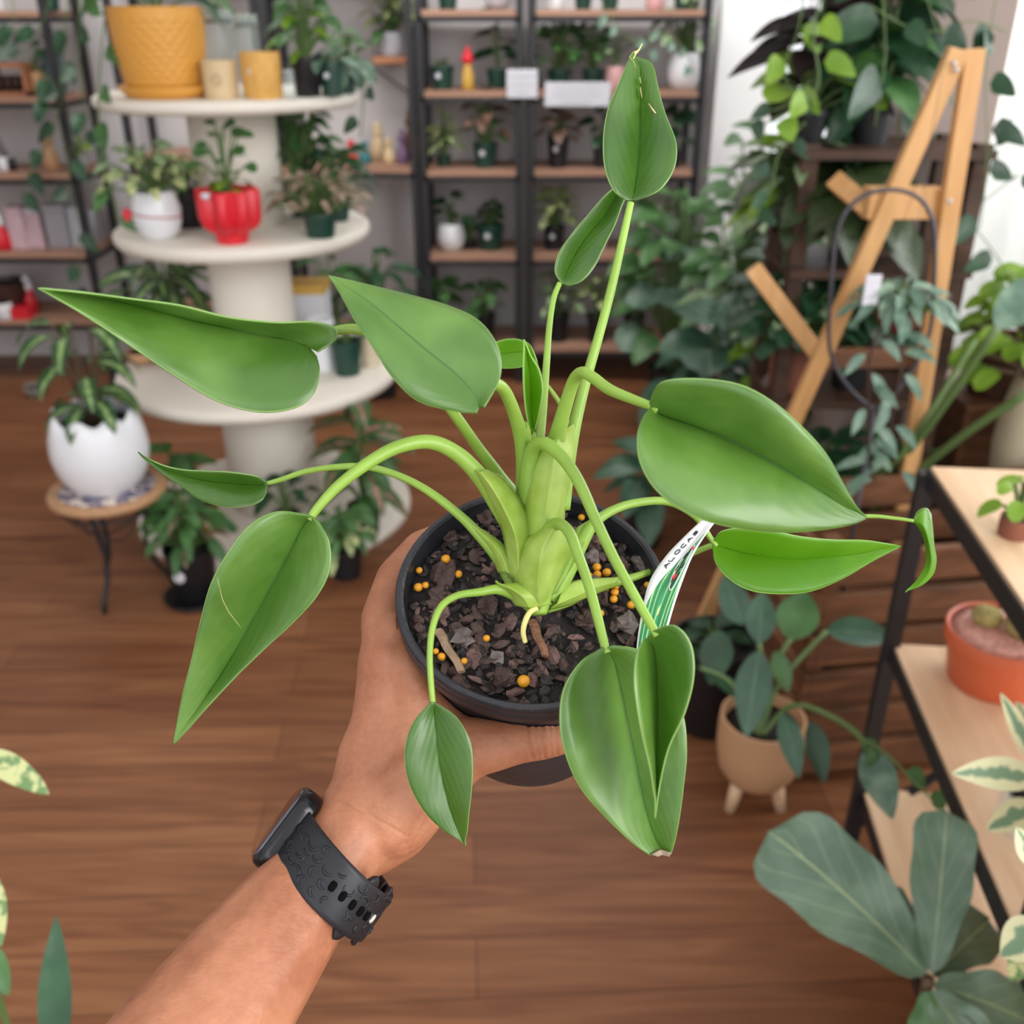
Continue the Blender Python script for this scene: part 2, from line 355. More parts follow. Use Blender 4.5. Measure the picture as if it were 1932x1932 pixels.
G['l_fea'] = leafmat('feathered_dark_leaf', (22, 34, 20), (74, 92, 52), pattern='feather', trans=.12, nscale=30)
G['l_cop'] = leafmat('copper_leaf', (108, 76, 66), (132, 112, 92), trans=.15, nscale=40)
G['l_pinkb'] = leafmat('mauve_brown_leaf', (120, 110, 84), (168, 142, 130), trans=.15, nscale=50)
G['l_caladium'] = leafmat('pink_centred_leaf', (78, 110, 66), (196, 134, 128), pattern='centre', trans=.25, nscale=60, mixpos=(.62, .8))
G['l_purple'] = leafmat('near_black_leaf', (22, 14, 14), (38, 24, 24), rough=.65, spec=.2, trans=.05, nscale=20)
G['l_teal'] = leafmat('blue_green_leaf', (84, 116, 98), (124, 150, 128), trans=.15, nscale=30)
G['l_rub'] = leafmat('dark_rubber_leaf', (44, 78, 58), (70, 104, 82), mid=(120, 150, 110), trans=.1, nscale=12, rough=.35)
G['l_fig'] = leafmat('fiddle_leaf', (74, 104, 80), (104, 132, 108), mid=(168, 184, 130), trans=.12, nscale=14, rough=.42, veins=.9, spec=.75, side=(168, 190, 150))
G['l_stem'] = flat('green_stem', (92, 118, 66), .5)
G['l_bstem'] = flat('brown_stem', (90, 70, 50), .7)
G['lattice'] = flat('white_lattice', (235, 236, 238), .6)
# ================================================================== SETTING
mb = MB(); mb.box((-3.4, -2.2, -.05), (3.2, 4.75, 0)); struct(mb, 'floor', G['floor'], smooth=False)
mb = MB(); mb.box((-3.4, 4.7, 0), (1.10, 4.8, 2.7)); mb.box((1.10, 4.7, 0), (1.80, 4.8, .62)); mb.box((1.10, 4.7, 2.45), (1.80, 4.8, 2.7)); struct(mb, 'wall_back', G['wall'], smooth=False)
mb = MB(); mb.box((-3.4, 1.0, 2.7), (3.2, 4.8, 2.8)); struct(mb, 'ceiling', G['wallwhite'], smooth=False)
mb = MB(); mb.box((-3.4, -2.2, 0), (-3.3, 4.7, 2.7)); struct(mb, 'wall_left', G['wall'], smooth=False)
mb = MB(); mb.box((.86, 4.5, 0), (1.10, 4.7, 2.7)); struct(mb, 'trim_1', G['wallwhite'], smooth=False)  # window light on this pier is put into its whiter colour
mb = MB(); mb.bar((1.80, 4.75, 1.35), (1.22, 2.85, 1.35), .06, 2.7); struct(mb, 'wall_right', G['wall'], smooth=False)
mb = MB(); mb.box((.90, 2.55, 0), (1.17, 2.85, 2.7)); struct(mb, 'trim_2', G['taupe'], smooth=False)
mb = MB()
for x in (1.115, 1.28, 1.44, 1.60, 1.78): mb.box((x-.015, 4.68, .62), (x+.015, 4.72, 2.45))
for z in (.63, .98, 1.34, 1.7, 2.06, 2.43): mb.box((1.11, 4.685, z-.015), (1.79, 4.715, z+.015))
struct(mb, 'window_1', G['lattice'], smooth=False)
mb = MB(); mb.box((1.17, 2.75, 0), (3.2, 2.85, .62)); mb.box((1.17, 2.75, 2.4), (3.2, 2.85, 2.7)); struct(mb, 'wall_front_right', G['taupe'], smooth=False)
mb = MB()
for x in (1.19, 2.1, 3.1): mb.box((x-.02, 2.76, .62), (x+.02, 2.8, 2.4))
for z in (.64, 2.38): mb.box((1.17, 2.76, z-.02), (3.2, 2.8, z+.02))
struct(mb, 'window_2', G['lattice'], smooth=False)
mb = MB(); rows = []
for i in range(2):
    rows.append([V((1.20+1.8*j/120, 2.70+.018*math.sin(j*.8), .66+1.7*i)) for j in range(121)])
mb.grid(rows); solo(mb, 'sheer_curtain', G['curtain'], 'sheer white curtain hanging over the window at the right', 'curtain', solid=.0012)

# ================================================================== RACKS
def rack(x0, x1, zs, label, y0=4.3, y1=4.62, top=2.3, braces=(), bt=.022):
    t = thing('metal_shelving_rack', label, 'shelf rack', ((x0+x1)/2, (y0+y1)/2, 0), 0, None)
    for x in (x0, x1):
        for y in (y0, y1):
            mb = MB(); mb.box((x-.014, y-.014, 0), (x+.014, y+.014, top)); mb.build('post', G['metal'], t, world=True, smooth=False)
    for z in zs:
        mb = MB(); mb.box((x0+.012, y0-.012, z-bt), (x1-.012, y1+.01, z)); mb.build('shelf_board', G['board'], t, world=True, smooth=False)
        mb = MB()
        for y in (y0-.006, y1+.008): mb.box((x0, y-.008, z-bt-.022), (x1, y+.008, z-bt))
        for x in (x0, x1): mb.box((x-.006, y0, z-bt-.022), (x+.006, y1, z-bt))
        mb.build('shelf_frame', G['metal'], t, world=True, smooth=False)
    for a, b in braces:
        mb = MB(); mb.bar(a, b, .018, .006); mb.build('brace', G['metal'], t, world=True, smooth=False)
    return t
Z = lambda py, Y=4.29: zt(py, Y)
zr = [Z(18), Z(172), Z(322), Z(482), Z(655)]
zl = [Z(20), Z(183), Z(328), Z(477), Z(604)]
rack(-2.75, -1.83, zl, 'black metal rack with wooden boards at the far left of the shop')
xB0, xB1 = onz(240, 4.3, 1.0).x, onz(790, 4.3, 1.0).x
xBm = onz(487, 4.3, 1.5).x
rack(xB0+.01, xBm-.02, [Z(295), Z(600), Z(-60)], 'black metal rack half hidden behind the round tiered stand', y0=4.32)
rack(xBm+.02, xB1-.02, [Z(316), Z(640), Z(-70)], 'open black rack with diagonal braces between tiered stand and plant racks',
     braces=[((xBm+.02, 4.63, 1.56), ((xBm+xB1)/2, 4.63, 1.34)), (((xBm+xB1)/2, 4.63, 1.34), (xB1-.02, 4.63, 1.55)), (((xBm+xB1)/2+.04, 4.63, 1.34), (xB1-.02, 4.63, 1.18))])
xC0, xC1 = onz(797, 4.3, 1.1).x, onz(982, 4.3, 1.1).x
rack(xC0, xC1-.005, zr, 'narrow black metal plant rack left of the double post')
xD0, xD1 = onz(1003, 4.3, 1.1).x, onz(1318, 4.3, 1.1).x
rack(xD0, xD1, zr, 'wide black metal plant rack right of the double post, beside the white wall',
     braces=[((xD0, 4.6, Z(20)), ((xD0+xD1)/2, 4.6, Z(110))), (((xD0+xD1)/2, 4.6, Z(110)), (xD1, 4.6, Z(25)))])

# ================================================================== PLANT KIT
def wprof(kind, t):
    if kind == 'heart': return (max(0, t)**.38)*((1-t)**.78)*1.62
    if kind == 'lance': return math.sin(math.pi*min(1, t**.82))**.85
    if kind == 'round': return math.sqrt(max(0, 1-(2*t-1)**2))
    if kind == 'fiddle': return (.42+.75*t)*math.sqrt(max(0, 1-abs(2*t-1)**3.2))*(1+.075*math.sin(t*14+1))
    if kind == 'strap': return min(1, (t*9)**.6)*(1-t)**.35 if t < 1 else 0
    return math.sin(math.pi*t)
def wleaf(mb, A, d, up, L, W, kind='heart', droop=.5, fold=.18, n=8, wave=0):
    A = V(A); d = V(d).normalized(); side = d.cross(V(up))
    if side.length < 1e-3: side = d.cross(V((1, .2, 0)))
    side.normalize(); nrm = side.cross(d).normalized(); p = A.copy(); rows = []; uvs = []
    for i in range(n+1):
        t = i/n; w = max(wprof(kind, t), .0)*W/2+W*.012
        ph = wave*math.sin(t*14)*W
        rows.append([p-side*w+nrm*(fold*w+ph), p-side*w*.5+nrm*fold*w*.32, p, p+side*w*.5+nrm*fold*w*.32, p+side*w+nrm*(fold*w-ph)])
        uvs.append([(0, t), (.25, t), (.5, t), (.75, t), (1, t)])
        d2 = (d - V((0, 0, 1))*droop/n*1.2 if droop else d).normalized()
        p = p + d*L/n; d = d2; nrm = side.cross(d).normalized()
    mb.grid(rows, uvs); return mb
def foliage(root, spec, z0, rnd, name='leaves'):
    """spec: kind, n, spread, height, L, W, mat, droop (metres)"""
    kind, n, spread, height, L, W, mat, droop = spec[:8]
    stemmat = spec[8] if len(spec) > 8 else 'l_stem'
    lm, sm = MB(), MB()
    for i in range(n):
        a = i*2.39996+rnd.uniform(-.3, .3); k = (i+.5)/n
        r = spread*(.25+.75*math.sqrt(k))*rnd.uniform(.75, 1.05); h = height*(1-.62*k*k)*rnd.uniform(.7, 1.08)
        r = max(.0, r-L*.55); h = max(.01, h-L*.25)
        e = V((r*math.cos(a), r*math.sin(a), z0+h)); b = V((.06*r*math.cos(a), .06*r*math.sin(a), z0-.01))
        m = V((.35*r*math.cos(a), .35*r*math.sin(a), z0+h*.72))
        pts = [b.lerp(m, t/3).lerp(m.lerp(e, t/3), t/3) for t in range(4)]
        sm.tube(pts, [.0022+.0015*(L/.1)]*4, 5, caps=False)
        l = L*rnd.uniform(.75, 1.15)
        d = V((math.cos(a+rnd.uniform(-.5, .5)), math.sin(a+rnd.uniform(-.5, .5)), rnd.uniform(.0, .7)*(1-k)+.1-.5*droop*k))
        wleaf(lm, e, d, (rnd.uniform(-.4, .4), -.5+rnd.uniform(-.4, .4), 1), l, W*l/L, kind, droop, .15)
    sm.build('stems', G[stemmat], root)
    lm.build(name, G[mat], root)
def potmesh(style, w, h):
    r = w/2; mb = MB()
    if style == 'nursery': pr_ = [(0, 0), (.74*r, 0), (.78*r, .01*h), (.95*r, .82*h), (r, .83*h), (r, h), (.93*r, h), (.9*r, .86*h), (0, .86*h)]
    elif style == 'cyl': pr_ = [(0, 0), (.9*r, 0), (.97*r, .04*h), (r, .5*h), (r, .97*h), (.97*r, h), (.88*r, h), (.87*r, .88*h), (0, .88*h)]
    elif style == 'egg': pr_ = [(0, 0), (.52*r, 0), (.6*r, .02*h), (.82*r, .14*h), (.95*r, .32*h), (r, .5*h), (.96*r, .72*h), (.86*r, .9*h), (.78*r, h), (.72*r, .99*h), (.74*r, .86*h), (0, .86*h)]
    elif style == 'bowl': pr_ = [(0, 0), (.4*r, 0), (.7*r, .2*h), (.93*r, .6*h), (r, h), (.94*r, h), (.85*r, .75*h), (0, .7*h)]
    elif style == 'taper': pr_ = [(0, 0), (.68*r, 0), (.73*r, .02*h), (.97*r, .9*h), (r, .95*h), (r, h), (.94*r, h), (.9*r, .9*h), (0, .9*h)]
    mb.lathe(pr_, 36); return mb
SEED = [100]
def potted(px, Y, z, style, w, h, mat, spec, label, sticker=False, name='potted_plant', cat_='potted plant', group=None, hz=None, rz=0):
    SEED[0] += 1; rnd = random.Random(SEED[0])
    m = mpp(Y, z); p = onz(px, Y, z); t = thing(name, label, cat_, tuple(p), rz, group)
    w *= m; h *= m
    pt = potmesh(style, w, h).build('pot', G[mat], t, ang=45)
    mb = MB(); mb.lathe([(0, h*.84), (w*.42, h*.84), (w*.43, h*.88), (w*.3, h*.91), (0, h*.92)], 20); mb.build('soil', G['soil'], pt)
    if sticker:
        mb = MB(); rr_ = w*.12; a = -math.pi/2-.25; c = V((math.cos(a)*w*.47, math.sin(a)*w*.47, h*.6))
        mb.ball((0, 0, 0), rr_, 10, 6, (1, .15, 1)); mb.v = [tuple(V(v)+c) for v in mb.v]; mb.build('price_sticker', G['card'], pt)
    if spec:
        for s in (spec if isinstance(spec, list) else [spec]):
            s = list(s); s[2] *= m; s[3] *= m; s[4] *= m; s[5] *= m
            foliage(t, s, h*.9, rnd)
    return t
BK = 4.45
H_, L_, R_ = 'heart', 'lance', 'round'
# ---- narrow rack and wide rack, shelf by shelf (top to bottom)
potted(845, BK, zr[0], 'nursery', 40, 34, 'greenpot', None, 'dark green pot on the top board of the narrow rack', name='plant_pot', cat_='plant pot')
potted(940, BK, zr[0], 'bowl', 60, 30, 'card', None, 'white bowl on the top board beside the double post', name='bowl', cat_='bowl')
potted(1045, BK, zr[0], 'cyl', 34, 30, 'white', (H_, 9, 45, 30, 24, 18, 'l_mid', .8), 'white pot with trailing leaves, top board of the wide rack', True)
potted(1100, BK, zr[0], 'nursery', 36, 32, 'greenpot', None, 'green pot at the middle of the wide rack top board', name='plant_pot', cat_='plant pot')
potted(1150, BK, zr[0], 'nursery', 36, 34, 'greenpot', (H_, 9, 60, 40, 26, 18, 'l_mid', 1.2), 'green pot with leaves spilling below the wide rack top board')
potted(1235, BK, zr[0], 'cyl', 36, 30, 'pinkpot', None, 'pale pink pot on the wide rack top board', name='plant_pot', cat_='plant pot')
potted(1290, BK, zr[0], 'nursery', 44, 42, 'greenpot', None, 'large green pot at the right end of the top board', name='plant_pot', cat_='plant pot')
potted(834, 4.4, zr[1], 'nursery', 46, 40, 'greenpot', (R_, 12, 22, 16, 9, 8, 'l_mid', .2), 'dark green pot with a white sticker and low sprouts at the rack left end', True)
potted(938, BK, zr[1], 'nursery', 40, 34, 'greenpot', (L_, 15, 46, 105, 52, 26, 'l_dark', .5), 'dark upright leafy plant on the second board of the narrow rack')
potted(1055, BK, zr[1], 'nursery', 46, 34, 'greenpot', (H_, 34, 62, 100, 32, 24, 'l_mid', .7), 'bushy green plant behind the long white sign')
potted(1118, BK, zr[1], 'nursery', 42, 34, 'greenpot', (H_, 26, 50, 90, 32, 24, 'l_mid', .7), 'leafy plant between the long sign and the pink pot')
potted(1160, 4.4, zr[1], 'cyl', 34, 40, 'pinkpot', (H_, 10, 34, 60, 22, 16, 'l_pale', .5), 'pink pot with a pale plant beside the long white sign')
potted(1288, 4.42, zr[1], 'egg', 60, 62, 'white', (H_, 24, 70, 110, 32, 20, 'l_pale', .9), 'rounded white pot with pale drooping foliage beside the rack post')
potted(838, 4.42, zr[2], 'nursery', 30, 20, 'greenpot', (L_, 44, 40, 72, 34, 9, 'l_var', .6), 'cream-striped grassy plant on the third board, left end')
potted(916, 4.4, zr[2], 'nursery', 46, 44, 'greenpot', [(H_, 20, 60, 100, 38, 28, 'l_cop', .8), (H_, 7, 46, 60, 30, 22, 'l_mid', .8)], 'copper-leaved plant in a green pot with white sticker', True)
potted(1052, 4.4, zr[2], 'nursery', 42, 56, 'black', (H_, 17, 48, 52, 34, 22, 'l_cop', .9), 'bronze-leaved plant in a black pot right of the double post', True)
potted(1135, 4.4, zr[2], 'nursery', 36, 46, 'black', (H_, 8, 42, 62, 34, 28, 'l_dark', .9), 'small dark heart-leaved plant in a black pot, partly behind the top leaf')
potted(1272, 4.4, zr[2], 'nursery', 30, 30, 'black', (H_, 9, 40, 95, 46, 36, 'l_dark', .9), 'dark heart-leaved plant at the right end of the third board')
potted(852, 4.4, zr[3], 'egg', 52, 50, 'white', (H_, 7, 48, 62, 34, 28, 'l_dark', .8), 'round white pot with a sparse dark green plant')
potted(926, 4.42, zr[3], 'nursery', 50, 46, 'greenpot', (R_, 46, 28, 46, 14, 9, 'l_dark', .3), 'compact dark cactus-like plant in a green pot with sticker', True)
potted(885, 4.44, zr[3], 'nursery', 30, 16, 'black', (R_, 26, 22, 44, 14, 9, 'l_mid', .3), 'small bright sprouting plant squeezed between two pots on the fourth board')
potted(1045, 4.42, zr[3], 'nursery', 40, 44, 'black', (H_, 22, 50, 72, 34, 22, 'l_var', .7), 'yellow-green plant in a black pot on the fourth board', True)
potted(1206, 4.4, zr[3], 'nursery', 34, 36, 'black', (L_, 26, 46, 88, 28, 9, 'l_pale', .8), 'thin-leaved pale plant in a small black pot')
potted(1128, BK, zr[3], 'cyl', 30, 30, 'white', (H_, 8, 30, 46, 22, 16, 'l_mid', .6), 'little white pot on the fourth board behind the narrow leaf')
potted(835, 4.4, zr[4], 'nursery', 40, 44, 'black', (L_, 20, 48, 80, 48, 18, 'l_mid', .9), 'green plant in a black pot at the left of the bottom board')
potted(915, 4.4, zr[4], 'nursery', 40, 52, 'black', (H_, 16, 58, 74, 36, 24, 'l_mid', .9), 'leafy plant in a black pot on the bottom board near the double post')
potted(1052, 4.4, zr[4], 'nursery', 42, 54, 'black', (H_, 22, 52, 80, 32, 20, 'l_pale', .8), 'sage-green plant in a black pot behind the thin upright stalks')
potted(1125, 4.38, zr[4], 'nursery', 38, 52, 'black', (H_, 18, 50, 82, 32, 20, 'l_var', .8), 'speckled plant in a black pot right of the thin upright stalks')
potted(1195, 4.4, zr[4], 'nursery', 40, 50, 'black', (H_, 20, 58, 96, 34, 24, 'l_pale', .8), 'grey-green plant in a black pot at the right of the bottom board')
def figure(px, Y, z, w, h, mat, label, cat_, top=None, name='figurine', group=None):
    m = mpp(Y, z); p = onz(px, Y, z); w *= m; h *= m; r = w/2
    t = thing(name, label, cat_, tuple(p), 0, group)
    mb = MB(); mb.lathe([(0, 0), (.8*r, 0), (r, .06*h), (.95*r, .35*h), (.55*r, .58*h), (.5*r, .62*h), (0, .63*h)], 20); mb.build('body', G[mat], t)
    mb = MB(); mb.ball((0, 0, h*.72), h*.15, 14, 9, (1, 1, 1)); mb.lathe([(.5*r, .82*h), (.55*r, .84*h), (.42*r, h*.98), (0, h)], 16); mb.build('head', G[top or mat], t)
    return t
figure(883, 4.36, zr[1], 24, 74, 'gold', 'small golden bottle with a red and black topper on the second board', 'bottle', 'red', name='bottle')
for px, mt, h, lb in ((664, 'red', 42, 'dark red figurine at the left of a row of four'), (690, 'teal', 40, 'teal figurine in the row of four on the middle rack'), (735, 'beige', 46, 'pale green figurine in the row of four'), (760, 'lilac', 62, 'tall lilac figurine beside the rack post')):
    figure(px, 4.42, Z(316), 24, h, mt, lb, 'figurine', group='figurines on the middle rack board')
figure(715, 4.55, Z(316), 30, 66, 'beige', 'blurred beige figure standing behind the figurine row', 'figurine')
figure(780, 4.55, Z(316), 36, 90, 'wicker', 'dark brown figure behind the lilac figurine', 'figurine')
def card(px, py, Y, wpx, hpx, label, name='sign_card', cat_='sign', r=0, mat='card', lines=3):
    c = at(px, py, Y); m = mpp(Y, c.z); w, h = wpx*m/2, hpx*m/2
    t = thing(name, label, cat_, tuple(c-V((0, 0, h))))
    mb = MB(); mb.box((c.x-w, Y-.002, c.z-h), (c.x+w, Y+.002, c.z+h)); mb.build('panel', G[mat], t, world=True, smooth=False, bevel=.0015)
    if lines:
        mb = MB()
        for k in range(lines):
            zz = c.z+h*.5-k*h*(1.1/max(1, lines-1)); ww = w*(.72 if k < lines-1 else .45)
            x = c.x-ww
            while x < c.x+ww-.006:
                l = random.uniform(.004, .012); mb.box((x, Y-.0032, zz-.0016), (x+l, Y-.0022, zz+.0016)); x += l+.004
        mb.build('small_print', flat('grey_print', (150, 150, 158), .6), t, world=True, smooth=False)
    return t
random.seed(2)
card(985, 158, 4.27, 58, 50, 'small white sign card clipped over the double post')
card(1090, 178, 4.27, 124, 42, 'long white sign strip on the front of the second board')
potted(740, 4.55, Z(105, 4.55), 'cyl', 40, 40, 'card', [(H_, 22, 66, 90, 30, 20, 'l_var', .8), (H_, 8, 60, 50, 40, 30, 'l_mid', .9)], 'striped white pot with splashed foliage on a small wall ledge', False)
mb = MB(); p = onz(740, 4.58, Z(105, 4.55)); mb.box((p.x-.07, 4.48, p.z-.03), (p.x+.07, 4.7, p.z-.001)); solo(mb, 'wall_ledge', G['crate'], 'small wooden ledge fixed to the wall under the striped pot', 'shelf', smooth=False, bevel=.003)

# ---- far left rack contents
def carton(px, Y, z, w, h, mat, label, d=.08, cat_='box', name='gift_box', rz=0, band=None, group=None):
    m = mpp(Y, z); p = onz(px, Y, z); w *= m; h *= m
    t = thing(name, label, cat_, tuple(p), rz, group)
    mb = MB(); mb.box((-w/2, -d/2, 0), (w/2, d/2, h*.86)); mb.build('box_body', G[mat], t, smooth=False, bevel=.002)
    mb = MB(); mb.box((-w/2-.002, -d/2-.002, h*.86), (w/2+.002, d/2+.002, h)); mb.build('lid', G[band or mat], t, smooth=False, bevel=.002)
    return t
p = onz(28, 4.4, zl[1]); t = thing('wooden_crate', 'small orange wooden crate of tiny pots on the left rack', 'crate', tuple(p)); m = mpp(4.4, zl[1])
mb = MB()
for x in (-38, 32): mb.box((x*m, -.06, 0), ((x+7)*m, .06, 56*m))
mb.box((-38*m, -.06, 0), (39*m, .06, 6*m)); mb.box((-38*m, -.062, 48*m), (39*m, -.05, 56*m)); mb.box((-38*m, .05, 48*m), (39*m, .06, 56*m)); mb.build('frame', G['crate'], t, smooth=False)
mb = MB()
for k in range(4): mb.lathe([(0, 8*m), (7*m, 8*m), (8*m, 34*m), (6*m, 34*m), (0, 30*m)], 12, org=((-24+k*16)*m, 0, 0))
mb.build('tiny_pots', G['dark'], t)
potted(112, 4.42, zl[1], 'egg', 40, 78, 'bluegrey', (H_, 8, 40, 40, 26, 20, 'l_dark', .8), 'dark blue-grey vase with trailing leaves on the left rack', name='vase_with_plant')
potted(78, 4.45, zl[1], 'cyl', 44, 40, 'tan', (H_, 8, 36, 30, 22, 16, 'l_dark', .8), 'tan pot between the crate and the blue-grey vase')
potted(-8, 4.42, zl[0], 'nursery', 40, 36, 'white', None, 'white pot at the left corner of the top board', name='plant_pot', cat_='plant pot')
potted(95, 4.4, zl[0], 'nursery', 44, 40, 'greenpot', (H_, 8, 50, 40, 30, 24, 'l_mid', .8), 'green pot of the pothos on the left rack top board')
for px, h, lb in ((8, 40, 'slim black fork-shaped tool standing on the left rack'),):
    m = mpp(4.4, zl[2]); p = onz(px, 4.4, zl[2]); mb = MB()
    for k in range(3): mb.tube([p+V((k*.012+.03, 0, 0)), p+V((k*.012-.01, 0, .10)), p+V((k*.014-.05, 0, .22))], .003, 6)
    mb.lathe([(0, 0), (.022, 0), (.026, .05), (0, .05)], 12, org=tuple(p+V((.03, 0, 0)))); solo(mb, 'garden_tool', G['black'], lb, 'tool')
figure(100, 4.42, zl[2], 30, 70, 'tan', 'terracotta-coloured bud vase on the third board of the left rack', 'vase', name='bud_vase')
potted(150, 4.42, zl[2], 'cyl', 34, 26, 'glass', (H_, 12, 34, 36, 18, 14, 'l_lime', .6), 'glass jar of light green cuttings at the rack corner')
potted(12, 4.4, zl[2], 'cyl', 28, 24, 'white', None, 'small white cup on the third board of the left rack', name='cup', cat_='cup')
figure(8, 4.36, zl[3], 34, 70, 'red', 'red ornament with a white top on the left rack', 'ornament', 'white', name='ornament')
carton(46, 4.4, zl[3], 30, 76, 'pink', 'pale pink gift box next to the red ornament')
carton(78, 4.42, zl[3], 30, 72, 'pink', 'second pale pink gift box, beside the tin', band='card')
carton(120, 4.42, zl[3], 38, 78, 'tin', 'silver patterned tin on the left rack', name='tin', cat_='tin')
carton(158, 4.46, zl[3], 24, 70, 'card', 'narrow white patterned box by the rack post')
potted(184, 4.52, zl[3], 'cyl', 28, 60, 'tin', None, 'tall silver canister between the two corner posts', name='canister', cat_='canister')
potted(20, 4.42, zl[4], 'bowl', 90, 60, 'dark', None, 'large dark bowl on the bottom board of the left rack', name='bowl', cat_='bowl')
potted(12, 4.32, zl[4], 'cyl', 30, 30, 'white', None, 'white cup in front of the large dark bowl', name='cup', cat_='cup')
carton(46, 4.34, zl[4], 32, 20, 'red', 'small flat red box on the bottom board')
figure(62, 4.42, zl[4], 26, 70, 'red', 'red and white ornament behind the flat red box', 'ornament', 'white', name='ornament')
potted(70, 4.1, 0, 'bowl', 40, 22, 'glass', None, 'small clear glass dish on the floor before the left rack', name='glass_dish', cat_='dish')

# ================================================================== TIERED WHITE STAND
SY = 3.0
def sc(px, z): return onz(px, SY, z)
SX = -.800
ST = thing('tiered_display_stand', 'white four-tier round display stand carrying potted plants', 'display stand', (SX, SY, 0))
G['standwood'] = wood('dark_stand_wood', (56, 38, 28), (82, 56, 40), (6, 30, 30))
tiers = [(.030, .452, .05, 'base_disc'), (.515, .440, .042, 'disc'), (.950, .372, .042, 'disc'), (1.311, .364, .035, 'disc')]
for z, r, th_, nm in tiers:
    mb = MB(); mb.lathe([(0, z-th_), (r-.012, z-th_), (r-.002, z-th_*.72), (r, z-th_*.5), (r-.002, z-th_*.2), (r-.012, z), (0, z)], 96, org=(SX, SY, 0)); mb.build(nm, G['stand'], ST, world=True, ang=60)
for (z0, z1, r) in ((.03, .473, .145), (.515, .908, .122), (.950, 1.276, .124)):
    mb = MB(); mb.lathe([(r, z0), (r, z1)], 56, org=(SX, SY, 0)); mb.build('column', G['stand'], ST, world=True)
T3, T2, T1, T0 = 1.311, .950, .515, .03
FY = SY-.22
# top tier
m = mpp(FY, T3); p = onz(316, FY, T3)
t = thing('yellow_planter', 'large mustard yellow scale-textured pot on its saucer, top tier', 'potted plant', tuple(p))
mb = MB(); mb.lathe([(0, 0), (66*m, 0), (74*m, 6*m), (88*m, 20*m), (86*m, 22*m), (70*m, 10*m), (0, 9*m)], 48); mb.build('saucer', G['yellow'], t)
rows = []
prof = []
for i in range(41):
    k = i/40; prof.append(((66+18*k**.7+2*math.sin(k*3.1))*m, (12+k*141)*m))
mb = MB(); rows = []
for i, (r, z) in enumerate(prof):
    row = []
    for j in range(120):
        a = 2*math.pi*j/120; b = 0
        if .06 < i/40 < .92:
            rr_ = int(i/3.2); b = 2.0*m*abs(math.sin(j*math.pi/5+(rr_ % 2)*math.pi/2))*math.sin((i/3.2 % 1)*math.pi)
        row.append(V(((r+b*1.6)*math.cos(a), (r+b*1.6)*math.sin(a), z)))
    rows.append(row)
rows.append([V(p_)*1 for p_ in [(.93*84*m*math.cos(2*math.pi*j/120), .93*84*m*math.sin(2*math.pi*j/120), 153*m) for j in range(120)]])
rows.append([V((.9*84*m*math.cos(2*math.pi*j/120), .9*84*m*math.sin(2*math.pi*j/120), 138*m)) for j in range(120)])
mb.grid(rows, None, True, False, True); mb.build('pot', G['yellow'], t)
mb = MB(); mb.lathe([(0, 142*m), (70*m, 142*m), (76*m, 138*m)], 24); mb.build('soil', G['soil'], t)
rnd = random.Random(4); foliage(t, (H_, 9, 150*m, 150*m, 62*m, 42*m, 'l_mid', .9), 142*m, rnd)
mb = MB(); wleaf(mb, V((62*m, -.01, 165*m)), (1, 0, .1), (0, -1, 1), 95*m, 22*m, L_, 2.2); mb.build('drooping_leaf', G['l_dark'], t); mb = MB(); wleaf(mb, V((-80*m, -.02, 178*m)), (-.8, 0, -.2), (0, -1, .6), 70*m, 44*m, H_, 1.2); mb.build('drooping_leaf', G['l_mid'], t)
potted(420, 2.74, T3, 'cyl', 64, 66, 'beige', None, 'sand-coloured cylinder pot with an engraved round emblem', name='plant_pot', cat_='plant pot')
p = onz(430, 2.705, T3); m = mpp(2.74, T3)
pot_e = [o for o in C.objects if o.type == 'EMPTY'][-1]
mb = MB()
for k in range(5):
    a = k*1.2566; mb.tube([V((-.004+(.006+.010*math.cos(a+j*.35))*1, -32.4*m, 34*m+.012*math.sin(a+j*.35))) for j in range(5)], .0009, 5)
mb.build('engraved_emblem', G['wicker'], pot_e)
potted(498, 2.75, T3, 'cyl', 74, 80, 'orange', None, 'ochre ribbed textured pot with a small white sticker', True, name='plant_pot', cat_='plant pot')
potted(425, 2.95, T3, 'cyl', 62, 140, 'glass', (H_, 10, 34, 40, 20, 12, 'l_pale', .7), 'tall glass jar with sage cuttings behind the sand pot', name='glass_jar', cat_='jar')
potted(478, 2.92, T3, 'cyl', 44, 134, 'glass', (R_, 22, 18, 10, 10, 8, 'l_pale', .3), 'glass terrarium jar with tan lid behind the ochre pot', name='glass_jar', cat_='jar')
potted(582, 2.82, T3, 'taper', 62, 68, 'black', [(H_, 30, 70, 150, 50, 34, 'l_mid', .8), (H_, 8, 60, 90, 54, 34, 'l_lime', .8)], 'black pot with large mid-green leaves on the top tier')
potted(628, 2.84, T3, 'nursery', 48, 60, 'greenpot', (H_, 10, 60, 34, 40, 30, 'l_teal', 1.1), 'dark green pot with two stickers at the right of the top tier', True)
potted(548, 2.74, T3, 'cyl', 22, 50, 'glass', None, 'narrow clear plastic cup between ochre and black pots', name='clear_cup', cat_='cup')
# a plant spilling over the right edge of the top tier
potted(655, 2.95, T3, 'nursery', 40, 40, 'greenpot', [(H_, 26, 74, 30, 44, 34, 'l_teal', 1.6), (H_, 12, 60, 80, 34, 24, 'l_mid', 1)], 'blue-green trailing plant at the right rim of the top tier')
